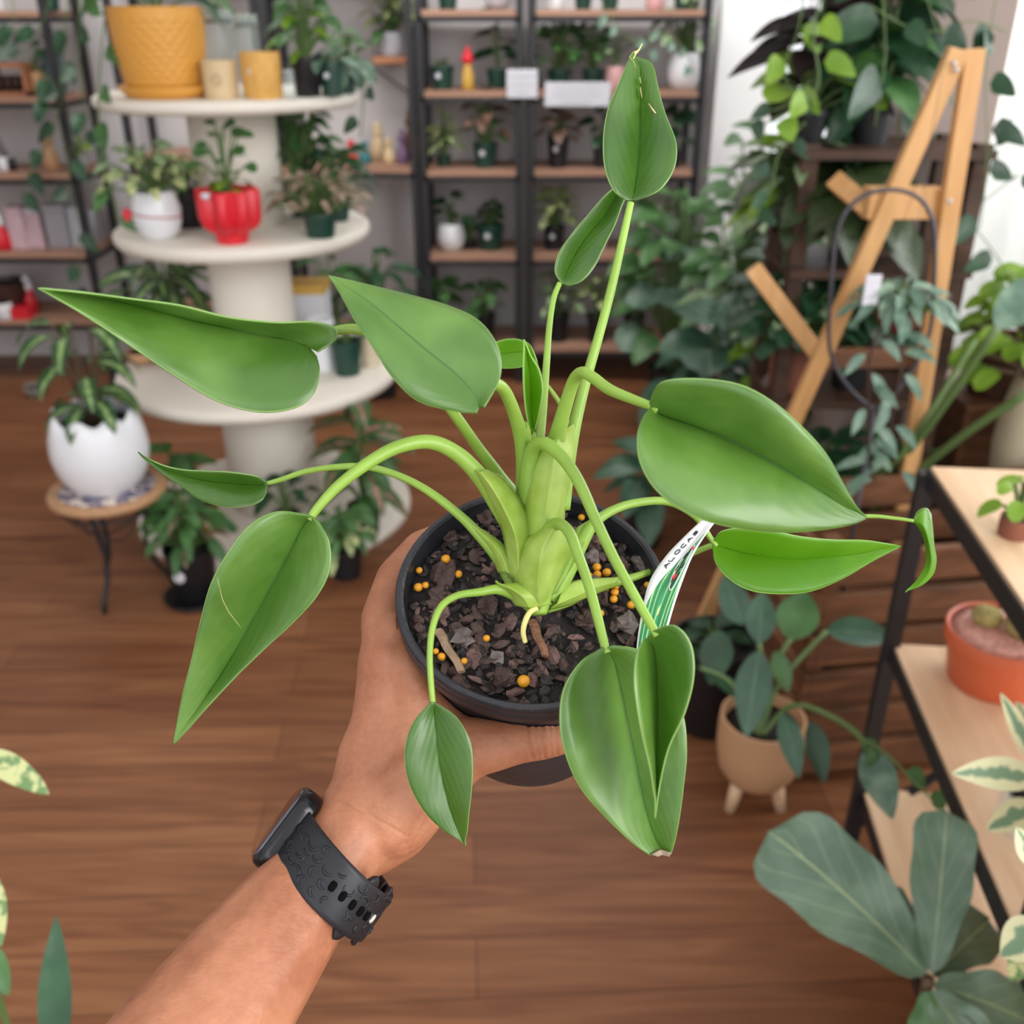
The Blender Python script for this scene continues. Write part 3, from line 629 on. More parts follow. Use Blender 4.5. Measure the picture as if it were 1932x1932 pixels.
# second tier
p = onz(303, 2.78, T2); m = mpp(2.78, T2); t = thing('potted_plant', 'white rounded pot tied with a red cord, second tier', 'potted plant', tuple(p))
potmesh('egg', 90*m, 86*m).build('pot', G['white'], t, ang=45)
mb = MB(); mb.tube([V((44.6*m*math.cos(a*.2094), 44.6*m*math.sin(a*.2094), (46+5*math.cos(a*.2094-3.14))*m)) for a in range(31)], 1.6*m, 6, caps=False); mb.build('red_cord', G['redcord'], t)
mb = MB(); mb.ball(V((-50*m, -14*m, 42*m)), 12*m, 12, 8, (.8, .6, 1.3)); mb.build('tag_ornament', G['red'], t)
foliage(t, (H_, 34, 105*m, 80*m, 34*m, 24*m, 'l_var', .9), 78*m, random.Random(9)); foliage(t, (H_, 16, 90*m, 110*m, 36*m, 24*m, 'l_pale', .7), 78*m, random.Random(19), 'sage_leaves')
potted(358, 2.95, T2, 'nursery', 66, 66, 'black', (H_, 16, 60, 60, 30, 22, 'l_pale', .8), 'black pot with a white sticker behind the white tied pot', True)
p = onz(440, 2.72, T2); m = mpp(2.72, T2); t = thing('potted_plant', 'bright red lobed pot with a sparse round-leaved plant', 'potted plant', tuple(p))
mb = MB(); mb.lathe([(0, 0), (27*m, 0), (28*m, 6*m), (29*m, 20*m), (44*m, 28*m), (50*m, 38*m), (52*m, 50*m), (53*m, 96*m), (51*m, 98*m), (46*m, 97*m), (45*m, 86*m), (0, 86*m)], 120, lobes=8, amp=.34, lob_fade=lambda u: 1 if .25 < u else u*1.6); mb.build('pot', G['red'], t)
mb = MB(); mb.lathe([(0, 87*m), (40*m, 87*m)], 20); mb.build('soil', G['soil'], t)
foliage(t, (R_, 15, 64*m, 128*m, 30*m, 25*m, 'l_mid', .5), 88*m, random.Random(14)); foliage(t, (R_, 6, 50*m, 40*m, 44*m, 26*m, 'l_lime', .9), 88*m, random.Random(15), 'young_leaves')
mb = MB(); mb.ball(V((-26*m, -50*m, 92*m)), 9*m, 10, 6, (1, .4, .7)); mb.build('price_sticker', G['card'], t)
potted(606, 2.8, T2, 'nursery', 64, 46, 'greenpot', (H_, 90, 100, 78, 28, 16, 'l_pinkb', .8), 'bushy mauve-brown plant in a green pot, second tier right')
potted(575, 3.12, T2, 'nursery', 60, 50, 'greenpot', (H_, 60, 90, 170, 44, 28, 'l_mid', .8), 'tall bushy green plant at the back of the second tier')
potted(640, 3.05, T2, 'nursery', 46, 40, 'greenpot', (L_, 30, 74, 110, 44, 18, 'l_dark', .9), 'dark leafy plant behind the mauve-brown bush')
# third tier
potted(612, 2.95, T1, 'cyl', 50, 96, 'white', None, 'plain white cylinder pot on the third tier', name='plant_pot', cat_='plant pot')
potted(657, 2.9, T1, 'nursery', 58, 66, 'greenpot', (H_, 10, 40, 50, 28, 20, 'l_mid', .6), 'dark green pot on the third tier, under the thick pale stalk')
potted(700, 2.98, T1, 'cyl', 34, 66, 'cream', (L_, 8, 30, 40, 26, 12, 'l_mid', .6), 'cream pot at the right rim of the third tier')
carton(588, 3.2, T1, 74, 120, 'card', 'white carton with an orange lid at the back of the third tier', d=.12, band='gold')
potted(330, 3.12, T1, 'nursery', 60, 50, 'greenpot', (L_, 34, 120, 150, 86, 26, 'l_cal', .9), 'striped-leaf calathea on the third tier, left of the column')
potted(270, 3.0, T1, 'bowl', 60, 26, 'tan', None, 'shallow tan bowl near the left rim of the third tier', name='bowl', cat_='bowl')
# base tier and floor round it
potted(392, 2.78, T0, 'nursery', 56, 60, 'terra', (H_, 6, 40, 30, 26, 20, 'l_dark', .8), 'terracotta pot with dark soil on the base tier')
potted(300, 2.84, T0, 'nursery', 54, 66, 'black', (L_, 14, 50, 60, 40, 20, 'l_mid', .8), 'black pot on the left of the base tier')
p = onz(372, 2.42, 0); m = mpp(2.42, 0); mb = MB(); mb.lathe([(0, 0), (54*m, 0), (60*m, 10*m), (57*m, 10*m), (52*m, 4*m), (0, 4*m)], 32, org=tuple(p)); solo(mb, 'saucer', G['black'], 'dark saucer on the floor below the tiered stand', 'saucer')
potted(372, 2.42, .006, 'taper', 96, 108, 'black', [(H_, 40, 96, 130, 60, 26, 'l_mid', 1.0), (H_, 18, 80, 90, 54, 26, 'l_caladium', 1.0)], 'black floor pot with pink-splashed foliage on a saucer', True)
potted(350, 2.66, T0, 'nursery', 60, 60, 'black', (L_, 12, 60, 170, 80, 34, 'l_mid', .9), 'broad-leaved plant between the stool and the stand column')
potted(690, 2.76, T0, 'nursery', 64, 60, 'black', [(L_, 14, 92, 220, 110, 34, 'l_caladium', .9), (L_, 12, 80, 150, 90, 30, 'l_mid', .9)], 'tall pink-centred caladium on the right of the base tier')
potted(655, 2.55, T0*0, 'nursery', 66, 64, 'black', [(H_, 30, 80, 90, 44, 20, 'l_mid', 1.0), (H_, 18, 76, 60, 44, 22, 'l_var', 1.1)], 'freckled floor plant right of the stand beside the hand')
potted(545, 2.74, T0, 'nursery', 50, 50, 'black', (L_, 12, 74, 90, 48, 24, 'l_dark', .9), 'dark-leaved plant at the front of the base tier')
# plants on the floor behind the stand
potted(720, 4.12, 0, 'nursery', 70, 80, 'black', [(L_, 26, 100, 200, 70, 22, 'l_dark', 1.0)], 'dark feathery floor plant between stand and plant racks')
potted(640, 4.1, 0, 'nursery', 66, 80, 'black', [(L_, 18, 80, 200, 70, 22, 'l_mid', 1.0)], 'green floor plant just behind the stand column')

# ================================================================== MOSAIC STOOL WITH CALATHEA
sx_, sy_, sz_ = onz(203, 2.45, .34).x, 2.45, .34
t = thing('mosaic_stool', 'low round mosaic-topped stool on curved black iron legs', 'stool', (sx_, sy_, 0))
mb = MB(); mb.lathe([(0, sz_-.022), (.150, sz_-.022), (.157, sz_-.018), (.158, sz_-.006), (.154, sz_)], 64, org=(sx_, sy_, 0)); mb.build('rim', flat('tan_tile_rim', (176, 136, 100), .5, var=.1, vscale=60), t, world=True)
def mosaic():
    m_, t_, p_ = newmat('mosaic_tiles'); L = t_.links.new
    co = N(t_, 'ShaderNodeTexCoord'); v = N(t_, 'ShaderNodeTexVoronoi'); v.inputs['Scale'].default_value = 60; L(co.outputs['Object'], v.inputs[0])
    r = N(t_, 'ShaderNodeValToRGB'); r.color_ramp.interpolation = 'CONSTANT'; e = r.color_ramp.elements
    e[0].color = lin((84, 80, 108)); e[1].position = .4; e[1].color = lin((140, 130, 140)); x = e.new(.65); x.color = lin((206, 192, 180))
    sp = N(t_, 'ShaderNodeSeparateXYZ'); L(v.outputs['Color'], sp.inputs[0]); L(sp.outputs[0], r.inputs[0]); L(r.outputs[0], p_.inputs['Base Color']); p_.inputs['Roughness'].default_value = .35; return m_
G['mosaic'] = mosaic()
mb = MB(); mb.lathe([(0, sz_+.0004), (.128, sz_+.0004), (.128, sz_+.0016), (0, sz_+.0016)], 64, org=(sx_, sy_, 0)); mb.build('mosaic_top', G['mosaic'], t, world=True)
for k in range(3):
    a = -math.pi/2-.2+k*2.094; mb = MB(); u = V((math.cos(a), math.sin(a), 0)); o0 = V((sx_, sy_, 0))
    mb.tube([o0+u*.10+V((0, 0, sz_-.02)), o0+u*.085+V((0, 0, .24)), o0+u*.07+V((0, 0, .16)), o0+u*.085+V((0, 0, .09)), o0+u*.115+V((0, 0, .04)), o0+u*.125+V((0, 0, .006))], .0075, 8); mb.build('leg', G['metal'], t, world=True)
mb = MB(); mb.tube([V((sx_+.13*math.cos(a*.2094), sy_+.13*math.sin(a*.2094), sz_-.05)) for a in range(31)], .004, 6, caps=False)
for k in range(3):
    a = -math.pi/2-.2+k*2.094+1.05; mb.tube([V((sx_+.12*math.cos(a)*math.cos(j*.5), sy_+.12*math.sin(a), sz_-.05-.08*math.sin(j*.62))) for j in range(6)], .003, 6)
mb.build('scroll_brace', G['metal'], t, world=True)
p = onz(203, 2.45, sz_+.002); m = mpp(2.45, sz_); t = thing('potted_calathea', 'striped calathea in a white egg-shaped pot on the mosaic stool', 'potted plant', tuple(p))
r_ = 87*m; h_ = 150*m; rows = []; pf_ = [(.0, 0), (.60, 0), (.64, .03), (.80, .12), (.93, .28), (.99, .45), (1.0, .55), (.97, .72), (.90, .88), (.82, 1.0), (.77, .99), (.80, .86), (.84, .7)]
for i, (a, b) in enumerate(pf_):
    rows.append([V((a*r_*math.cos(2*math.pi*j/96), a*r_*math.sin(2*math.pi*j/96), b*h_ + (h_*.045*math.cos(2*math.pi*j/96*8) if 8 <= i <= 10 else 0))) for j in range(96)])
mb = MB(); mb.grid(rows, None, True, True, False); mb.build('pot', G['white'], t)
mb = MB(); mb.lathe([(0, h_*.86), (.78*r_, h_*.84)], 24); mb.build('soil', G['soil'], t)
lm, sm = MB(), MB(); rnd = random.Random(77)
for i in range(22):
    a = i*2.4; tier = i % 3; zz = h_*.85+(40+tier*62+rnd.uniform(-8, 22))*m; r = (16+12*tier)*m
    b = V((rnd.uniform(-12, 12)*m, rnd.uniform(-12, 12)*m, h_*.84)); e = V((r*math.cos(a), r*math.sin(a), zz))
    sm.tube([b, b.lerp(e, .5)+V((0, 0, .01)), e], .0025, 6)
    wleaf(lm, e, (math.cos(a), math.sin(a), .25), (0, -.3, 1), 92*m, 30*m, L_, 1.7, .22, 10)
sm.build('stems', G['l_bstem'], t); lm.build('leaves', G['l_cal'], t)

# ---- pothos vines over the left rack
def vine(label, paths, mat, L, name='trailing_pothos', cat_='trailing plant', kind=H_, seed=1, rad=.0022, stem='l_stem', wk=.8, gap=1.15):
    """paths: lists of world points; leaves hang alternately"""
    rnd = random.Random(seed); o0 = V(paths[0][0]); t = thing(name, label, cat_, tuple(o0)); lm, sm = MB(), MB()
    for P in paths:
        q = [V(x) for x in cat([tuple(V(x)) for x in P], 6)]
        sm.tube(q, rad, 5)
        acc = 0
        for i in range(1, len(q)):
            acc += (q[i]-q[i-1]).length
            if acc > L*gap:
                acc = 0; sgn = 1 if rnd.random() < .5 else -1
                d = V((sgn*rnd.uniform(.3, 1), rnd.uniform(-.8, .1), rnd.uniform(-.7, .1)))
                wleaf(lm, q[i]+d*.012, d, (0, -1, .35), L*rnd.uniform(.8, 1.2), L*wk, kind, .9, .15)
    sm.build('vine_stem', G[stem], t, world=True); lm.build('leaves', G[mat], t, world=True); return t
Yv = 4.22
vine('heart-leaved pothos trailing down the front of the left rack', [[at(95, 0, Yv), at(60, 90, Yv), at(40, 100, Yv), at(110, 170, Yv), at(60, 195, Yv)], [at(130, -10, Yv), at(120, 90, Yv), at(118, 160, Yv), at(100, 250, Yv), at(60, 310, Yv), at(40, 375, Yv)],
    [at(150, -10, Yv-.02), at(150, 110, Yv-.02), at(160, 250, Yv-.02), at(130, 300, Yv-.02), at(150, 500, Yv), at(140, 545, Yv)], [at(20, -10, Yv), at(28, 40, Yv), at(10, 80, Yv)]], 'l_dark', .092, seed=5)
Yv = 2.75
vine('light green creeper hanging off the left rim of the top tier', [[at(205, 20, Yv), at(175, 30, Yv), at(160, 10, Yv), at(150, -30, Yv)], [at(200, 20, Yv), at(190, 110, Yv), at(185, 230, Yv), at(190, 300, Yv), at(215, 380, Yv), at(225, 430, Yv)]], 'l_mid', .066, seed=8)
vine('dark creeper hanging behind the right rim of the top tier', [[at(690, 120, 3.1), at(685, 200, 3.1), at(680, 260, 3.1)], [at(560, 215, 3.2), at(570, 260, 3.2), at(610, 300, 3.2)]], 'l_dark', .06, seed=9)
vine('thin creeper with grey-green leaves on the wide rack upright', [[at(1130, -10, 4.22), at(1160, 45, 4.22), at(1210, 80, 4.22), at(1240, 60, 4.22), at(1290, 90, 4.22), at(1310, 140, 4.22)], [at(1240, 60, 4.22), at(1215, 120, 4.22)]], 'l_teal', .05, seed=10)

# ================================================================== RIGHT SIDE: stand, easel, plants
xs0, xs1 = .70, 1.02
t = thing('wooden_plant_stand', 'dark stained wooden plant stand beside the pillar', 'plant stand', (.86, 2.62, 0))
for x in (.66, 1.04):
    for y in (2.30, 2.50): mb = MB(); mb.box((x-.018, y-.018, 0), (x+.018, y+.018, 1.25)); mb.build('post', G['standwood'], t, world=True, smooth=False)
for z in (.30, .66, .98, 1.24): mb = MB(); mb.box((.64, 2.26, z-.02), (1.06, 2.54, z)); mb.build('shelf_board', G['standwood'], t, world=True, smooth=False)
PY = 2.4
potted(1520, PY, 1.24, 'nursery', 70, 60, 'black', [(L_, 22, 120, 210, 120, 60, 'l_purple', .6), (R_, 14, 120, 130, 66, 48, 'l_lime', .5)], 'near-black-leaved plant with lime leaves at the top of the stand')
potted(1640, PY, 1.24, 'nursery', 76, 60, 'black', [(H_, 30, 110, 330, 140, 84, 'l_dark', .8), (L_, 12, 90, 220, 130, 64, 'l_mid', .8)], 'tall large-leaved green plant on the stand beside the easel')
potted(1590, 2.34, .98, 'nursery', 70, 60, 'black', (L_, 40, 140, 150, 120, 70, 'l_fea', 1.0), 'dark feather-patterned calathea in a black pot on the stand')
potted(1480, 2.42, .98, 'nursery', 64, 60, 'dark', [(L_, 26, 130, 180, 96, 30, 'l_pale', .8), (L_, 10, 120, 160, 96, 30, 'l_lime', .8), (L_, 26, 120, 140, 90, 44, 'l_fea', 1.0)], 'pale lime leafy plant on the left end of the stand')
potted(1485, 2.36, .66, 'cyl', 76, 80, 'terra2', [(R_, 130, 130, 130, 38, 26, 'l_dark', .8), (R_, 40, 120, 100, 30, 20, 'l_pale', .9)], 'brown clay pot with small-leaved foliage on the stand')
potted(1600, 2.38, .66, 'nursery', 80, 80, 'black', (L_, 50, 120, 150, 80, 40, 'l_dark', .8), 'black pot in the shade of the stand behind the easel')
potted(1550, 2.36, .30, 'cyl', 70, 80, 'bluegrey', (L_, 20, 90, 100, 60, 30, 'l_dark', .8), 'blue-grey pot on the lowest board of the stand')
potted(1660, 2.38, .30, 'nursery', 70, 80, 'terra2', (L_, 14, 80, 90, 60, 30, 'l_mid', .8), 'brown pot at the right of the lowest board')
# floor plants between wide rack and stand
potted(1260, 3.85, 0, 'nursery', 90, 100, 'black', [(H_, 44, 130, 330, 64, 50, 'l_mid', .8), (R_, 14, 110, 240, 74, 62, 'l_teal', .6)], 'tall green floor plant right of the racks')
potted(1380, 3.5, 0, 'nursery', 100, 110, 'black', [(H_, 60, 130, 450, 60, 40, 'l_mid', .8), (L_, 34, 120, 420, 80, 22, 'l_pale', .8)], 'tall mixed-leaf floor plant before the bright white wall')
potted(1320, 3.1, 0, 'nursery', 100, 110, 'black', [(R_, 20, 120, 260, 110, 96, 'l_rub', .7), (H_, 20, 110, 180, 60, 46, 'l_dark', .8)], 'floor plant with large round dark leaves')
potted(1430, 2.9, 0, 'nursery', 100, 110, 'black', [(H_, 50, 120, 430, 56, 40, 'l_dark', .8), (R_, 30, 100, 300, 44, 34, 'l_lime', .8)], 'dense dark floor plant at the foot of the stand')
potted(1210, 2.75, 0, 'nursery', 80, 80, 'black', [(L_, 12, 90, 160, 104, 50, 'l_rub', .9)], 'low blue-green leafed plant on the floor behind the pot')
potted(1460, 2.15, 0, 'nursery', 90, 90, 'black', [(L_, 24, 100, 250, 100, 26, 'l_mid', .9)], 'grassy green plant under the easel')
vine('lime-leaved creeper hanging in front of the bright window', [[at(1520, -40, 2.3), at(1505, 60, 2.3), at(1478, 130, 2.3), at(1500, 190, 2.3)], [at(1560, -40, 2.25), at(1535, 60, 2.22), at(1540, 170, 2.2), at(1440, 235, 2.2)]], 'l_lime', .072, name='hanging_creeper', seed=61, gap=.9)
vine('dark large-leaved hanging creeper above the stand', [[at(1600, -60, 2.5), at(1580, 90, 2.5), at(1600, 220, 2.5), at(1540, 330, 2.5)], [at(1640, -60, 2.5), at(1690, 60, 2.5), at(1700, 200, 2.5), at(1680, 330, 2.5)], [at(1560, -60, 2.5), at(1540, 30, 2.5)], [at(1620, -60, 2.45), at(1640, 130, 2.45), at(1620, 300, 2.45)], [at(1590, 100, 2.44), at(1560, 200, 2.44), at(1520, 280, 2.44)], [at(1660, -60, 2.3), at(1670, 100, 2.3), at(1650, 240, 2.3)]], 'l_dark', .15, name='hanging_creeper', seed=62, gap=.62, wk=.62)
vine('small-leaved dark creeper at the left of the window foliage', [[at(1530, 150, 2.3), at(1480, 200, 2.28), at(1425, 215, 2.28), at(1410, 240, 2.28)], [at(1520, 230, 2.28), at(1470, 290, 2.28), at(1450, 370, 2.28), at(1400, 420, 2.28)]], 'l_dark', .05, name='hanging_creeper', seed=66, gap=.9)
# easel / A-frame stand
t = thing('wooden_easel', 'honey-coloured wooden A-frame easel standing before the pillar', 'easel', tuple(onz(1560, 1.95, 0)))
a = at(1808, 92, 1.98); b = at(1497, 790, 2.06); foot = a+(b-a)*(a.z/(a.z-b.z))*.99
mb = MB(); mb.bar(a, foot, .036, .024, (0, 1, 0)); mb.build('leg', G['pine'], t, world=True, smooth=False, bevel=.002)
a2 = at(1838, 92, 2.0); b2 = at(1768, 545, 2.02); foot2 = a2+(b2-a2)*(a2.z/(a2.z-b2.z))*.99
mb = MB(); mb.bar(a2, foot2, .036, .024, (0, 1, 0)); mb.build('leg', G['pine'], t, world=True, smooth=False, bevel=.002)
a3 = at(1420, 505, 2.14); b3 = at(1545, 672, 2.12); mb = MB(); mb.bar(a3, b3, .036, .024, (0, 1, 0)); mb.build('brace', G['pine'], t, world=True, smooth=False, bevel=.002)
a4 = at(1575, 340, 2.16); b4 = at(1640, 395, 2.05); mb = MB(); mb.bar(a4, b4, .038, .024, (0, 1, 0)); mb.build('brace', G['pine'], t, world=True, smooth=False, bevel=.002)
mb = MB(); mb.bar(at(1632, 382, 2.04), at(1770, 382, 2.05), .045, .06, (0, 0, 1)); mb.build('crosspiece', G['pine'], t, world=True, smooth=False, bevel=.002)
mb = MB(); mb.bar(at(1560, 675, 2.08), at(1735, 675, 2.08), .03, .04, (0, 0, 1)); mb.build('crosspiece', G['brownwood'], t, world=True, smooth=False, bevel=.002)
for px, py in ((1800, 120), (1804, 132), (1791, 380)): mb = MB(); mb.ball(at(px, py, 1.96), .005, 10, 6, (1, .6, 1)); mb.build('bolt', G['tin'], t, world=True)
# hoop
p0 = at(1566, 700, 1.9)
mb = MB(); pts = [at(1650, 775, 1.9), at(1600, 730, 1.9), at(1566, 660, 1.9), at(1568, 540, 1.9), at(1582, 430, 1.9), at(1620, 375, 1.9), at(1680, 358, 1.9), at(1735, 375, 1.9), at(1762, 430, 1.9), at(1762, 540, 1.9), at(1750, 640, 1.9), at(1700, 730, 1.9), at(1650, 775, 1.9)]
mb.tube([V(x) for x in cat([tuple(x) for x in pts], 6)], .0042, 8)
hp = onz(1650, 1.9, .0); mb.tube([at(1650, 775, 1.9), V((at(1650, 775, 1.9).x, 1.9, .01))], .0042, 8); mb.lathe([(0, 0), (.05, 0), (.05, .01), (0, .012)], 24, org=(at(1650, 775, 1.9).x, 1.9, 0))
solo(mb, 'hoop_stand', flat('grey_steel', (74, 72, 80), .4, metal=.5), 'slim grey metal hoop in front of the easel', 'plant hoop')
G['darkred'] = flat('dark_red_glaze', (92, 30, 30), .5)
# blue-green hanging plant
Yt = 1.84
potted(1690, 1.86, at(1690, 625, 1.86).z, 'bowl', 90, 44, 'darkred', [(L_, 60, 110, 60, 60, 20, 'l_teal', .9)], 'hanging dark red bowl with blue-green foliage in front of the easel', name='hanging_planter')
vine('long blue-green stems with paired oval leaves hanging down by the easel', [[at(1665, 610, Yt), at(1640, 680, Yt), at(1640, 780, Yt), at(1640, 860, Yt), at(1650, 905, Yt)], [at(1700, 610, Yt), at(1700, 700, Yt), at(1680, 800, Yt), at(1690, 880, Yt)], [at(1740, 600, Yt), at(1760, 560, Yt), at(1735, 545, Yt)]], 'l_teal', .066, kind=L_, seed=21, rad=.003, stem='dark', wk=.32, gap=.33)
mb = MB()
for P in ((1665, 600, 1645, 900), (1700, 600, 1690, 900)):
    pass
for k in range(5):
    q = at(1600, 600, 1.86)
# hanging wires so that the bowl does not float
pz = at(1690, 625, 1.86); mb = MB()
for k in range(3):
    a = k*2.094+.4; mb.tube([V((pz.x+.05*math.cos(a), 1.86+.05*math.sin(a), pz.z+.05)), V((pz.x, 1.86, pz.z+.33)), V((pz.x, 1.86, 2.6))], .0005, 4)
solo(mb, 'hanging_wire', G['metal'], 'fine wires holding the hanging red bowl', 'wire')
card(1645, 548, 1.83, 30, 60, 'small white tag stuck in the blue-green hanging plant', name='plant_tag', cat_='plant tag', lines=0)

# pallet / crates behind the right shelf unit
t = thing('slatted_crate', 'brown slatted wooden crate on the floor behind the right shelf', 'crate', (.93, 1.86, 0), math.radians(8))
mb = MB()
for k in range(6):
    z = .03+k*.095
    mb.box((-.34, -.17, z), (.34, -.152, z+.07)); mb.box((-.34, .152, z), (.34, .17, z+.07)); mb.box((-.358, -.17, z), (-.34, .17, z+.07)); mb.box((.34, -.17, z), (.358, .17, z+.07))
mb.build('slats', G['brownwood'], t, smooth=False, bevel=.002)
for x in (-.33, .33):
    for y in (-.14, .14): mb = MB(); mb.box((x-.015, y-.015, 0), (x+.015, y+.015, .6)); mb.build('corner_post', G['brownwood'], t, smooth=False)
mb = MB(); mb.box((-.34, -.15, .02), (.34, .15, .035)); mb.build('bottom_panel', G['brownwood'], t, smooth=False)

# ---- right shelf unit with three plywood boards
rx, ry = .655, 1.40; th = math.radians(-5.8)
RM = Matrix.Rotation(th, 3, 'Z')
t = thing('plywood_shelf_unit', 'black metal shelf unit with pale plywood boards at the right', 'shelf unit', (rx, ry, 0), th)
zb = [zt(1487, 1.4), zt(1214, 1.4), zt(880, 1.4)]
ZB = []
for z in zb:
    ZB.append(z)
    mb = MB(); mb.box((0, -1.55, z-.014), (.36, 0, z)); mb.build('board', G['ply'], t, smooth=False, bevel=.001)
    mb = MB(); mb.box((-.004, -1.56, z-.036), (.008, .004, z-.006)); mb.box((.352, -1.56, z-.036), (.364, .004, z-.006)); mb.box((0, -.006, z-.036), (.36, .006, z-.0145)); mb.box((0, -1.562, z-.036), (.36, -1.55, z-.0145)); mb.build('frame', G['metal'], t, smooth=False)
for x in (-.004, .35):
    for y in (-.012, -1.56): mb = MB(); mb.box((x-.012, y-.0, 0), (x+.012, y+.024, zb[2]-.01 if y > -1 else zb[2]-.01)); mb.build('post', G['metal'], t, smooth=False)
mb = MB(); mb.bar((-.004, 0, .12), (.35, 0, .5), .02, .006); mb.bar((-.004, 0, .5), (.35, 0, .12), .02, .006); mb.build('brace', G['metal'], t, smooth=False)
def on_board(px, py, z):
    p0 = V((0, 0, H)); d = cd(px, py, 1)-p0; k = (z-H)/d.z; return p0+d*k
# terracotta pot with cacti
c = on_board(1868, 1285, zb[1]); r_ = .0
t = thing('cactus_pot', 'round orange terracotta pot of pink gravel with small cacti', 'potted plant', tuple(c)); m = 1.27/F*1.0
m = ((c.y*c_ + (H-c.z)*s_))/F
mb = MB(); mb.lathe([(0, 0), (72*m, 0), (77*m, 4*m), (92*m, 84*m), (98*m, 86*m), (100*m, 112*m), (97*m, 116*m), (91*m, 113*m), (90*m, 100*m), (0, 100*m)], 64); mb.build('pot', G['terra'], t, ang=50)
G['gravel'] = flat('pink_gravel', (220, 166, 152), .8, bump=1, bscale=200, var=.42, vscale=150)
mb = MB(); mb.lathe([(0, 110*m), (60*m, 111*m), (91*m, 109*m)], 48); o = mb.build('gravel', G['gravel'], t)
G['cactus'] = flat('pale_cactus', (176, 164, 104), .8, bump=1, bscale=300, var=.3, vscale=160)
for i, (x, y, r) in enumerate(((-18, 34, 27), (34, -4, 34), (60, 34, 24))):
    mb = MB(); rows = []
    mb.lathe([(0, 0), (r*.8*m, 2*m), (r*m, r*.5*m), (r*.85*m, r*1.0*m), (r*.4*m, r*1.25*m), (0, r*1.2*m)], 60, org=(x*m, y*m, 108*m), lobes=26, amp=.16); o = mb.build('cactus', G['cactus'], t)
# variegated plants near the right edge
def lf(mb, b, tip, wpx, d0, d1, kind=L_, fold=.15, wave=0, up=None, n=10, droop=0):
    A = cd(*b, d0); B = cd(*tip, d1); view = (V((0, 0, H))-A).normalized()
    wleaf(mb, A, B-A, up or view+V((0, 0, .3)), (B-A).length, wpx*d0/F, kind, droop, fold, n, wave)
def traced(name, label, rootpt, leaves, stems, mat, cat_='potted plant', pot=None, stemmat='l_stem', kind=L_, extra=None):
    t = thing(name, label, cat_, tuple(rootpt))
    for lv in leaves:
        mb = MB(); b, tip, w_, d0, d1 = lv[:5]; lf(mb, b, tip, w_, d0, d1, lv[6] if len(lv) > 6 else kind, .16, .055 if kind == 'fiddle' else 0, n=18, droop=.25)
        mb.build('leaf', G[lv[5] if len(lv) > 5 and lv[5] else mat], t, world=True)
    for s in stems:
        mb = MB(); q = [V(x) for x in cat([tuple(x) for x in s[0]], 5)]; mb.tube(q, s[1], 7); mb.build('stem', G[stemmat], t, world=True)
    if pot:
        st_, w_, h_, mt = pot; mb = potmesh(st_, w_, h_); mb.build('pot', G[mt], t, ang=45)
        mb = MB(); mb.lathe([(0, h_*.84), (w_*.42, h_*.84), (w_*.43, h_*.9), (0, h_*.92)], 20); mb.build('soil', G['soil'], t)
    return t
P = lambda a, b, d: cd(a, b, d)
pc = on_board(1940, 1560, zb[1])
traced('potted_rubber_plant', 'cream and green variegated plant in a small glass pot on the middle board', pc,
    [((1960, 1470), (1805, 1440), 62, 1.06, 1.04, 'l_cream'), ((1960, 1520), (1862, 1555), 56, 1.10, 1.08, 'l_cream'), ((1950, 1440), (1900, 1305), 34, 1.08, 1.06, 'l_cream'), ((1960, 1400), (1925, 1320), 30, 1.1, 1.08, 'l_cream')],
    [([pc+V((0, 0, .05)), P(1960, 1500, 1.09), P(1965, 1450, 1.07)], .004)], 'l_cream', pot=('cyl', .085, .06, 'glass'))
traced('potted_rubber_plant', 'second cream-edged plant at the lower right picture edge', on_board(1985, 1820, zb[1]),
    [((1975, 1745), (1882, 1800), 78, .86, .88, 'l_cream'), ((1970, 1760), (1900, 1850), 60, .88, .9, 'l_var'), ((1960, 1640), (1925, 1560), 46, .86, .86, 'l_cream'), ((1990, 1700), (1940, 1600), 40, .86, .86, 'l_cream')],
    [([on_board(1985, 1820, zb[1])+V((0, 0, .03)), P(1978, 1770, .87), P(1985, 1720, .86)], .004)], 'l_cream', pot=('nursery', .09, .07, 'black'))
pc = on_board(1905, 1010, zb[2])
potted(1912, pc.y, zb[2], 'cyl', 60, 40, 'terra2', (R_, 10, 74, 110, 46, 30, 'l_lime', .9), 'small clay pot with light green round leaves on the top plywood board')
pc = on_board(1990, 905, zb[2])
potted(1905, 1.32, zb[2], 'egg', 0.1, .1, 'cream', None, 'tiny cream pebble ornament on the top plywood board', name='ornament', cat_='ornament') if False else None
# cream vase and yellow-green shrub beyond
potted(1925, 2.20, .40, 'egg', 150, 260, 'cream', (R_, 150, 200, 215, 48, 34, 'l_lime', .8, 'l_bstem'), 'large cream vase with a yellow-green shrub by the window', name='vase_with_shrub')
mb = MB(); p = onz(1925, 2.20, .4); mb.box((p.x-.13, 2.10, 0), (p.x+.13, 2.31, .40)); solo(mb, 'pedestal', G['brownwood'], 'brown wooden pedestal under the large cream vase', 'pedestal', smooth=False, bevel=.004)
t = thing('wicker_basket', 'dark brown woven basket on the sill below the curtain', 'basket', tuple(onz(1890, 2.45, .62)))
mm = mpp(2.45, .62); mb = MB(); rows = []
for i in range(17): rows.append([V(((60+6*i/16+1.6*math.sin(j*math.pi/2+i*math.pi))*mm*math.cos(j*math.pi/32), (60+6*i/16+1.6*math.sin(j*math.pi/2+i*math.pi))*mm*math.sin(j*math.pi/32), i*6*mm)) for j in range(64)])
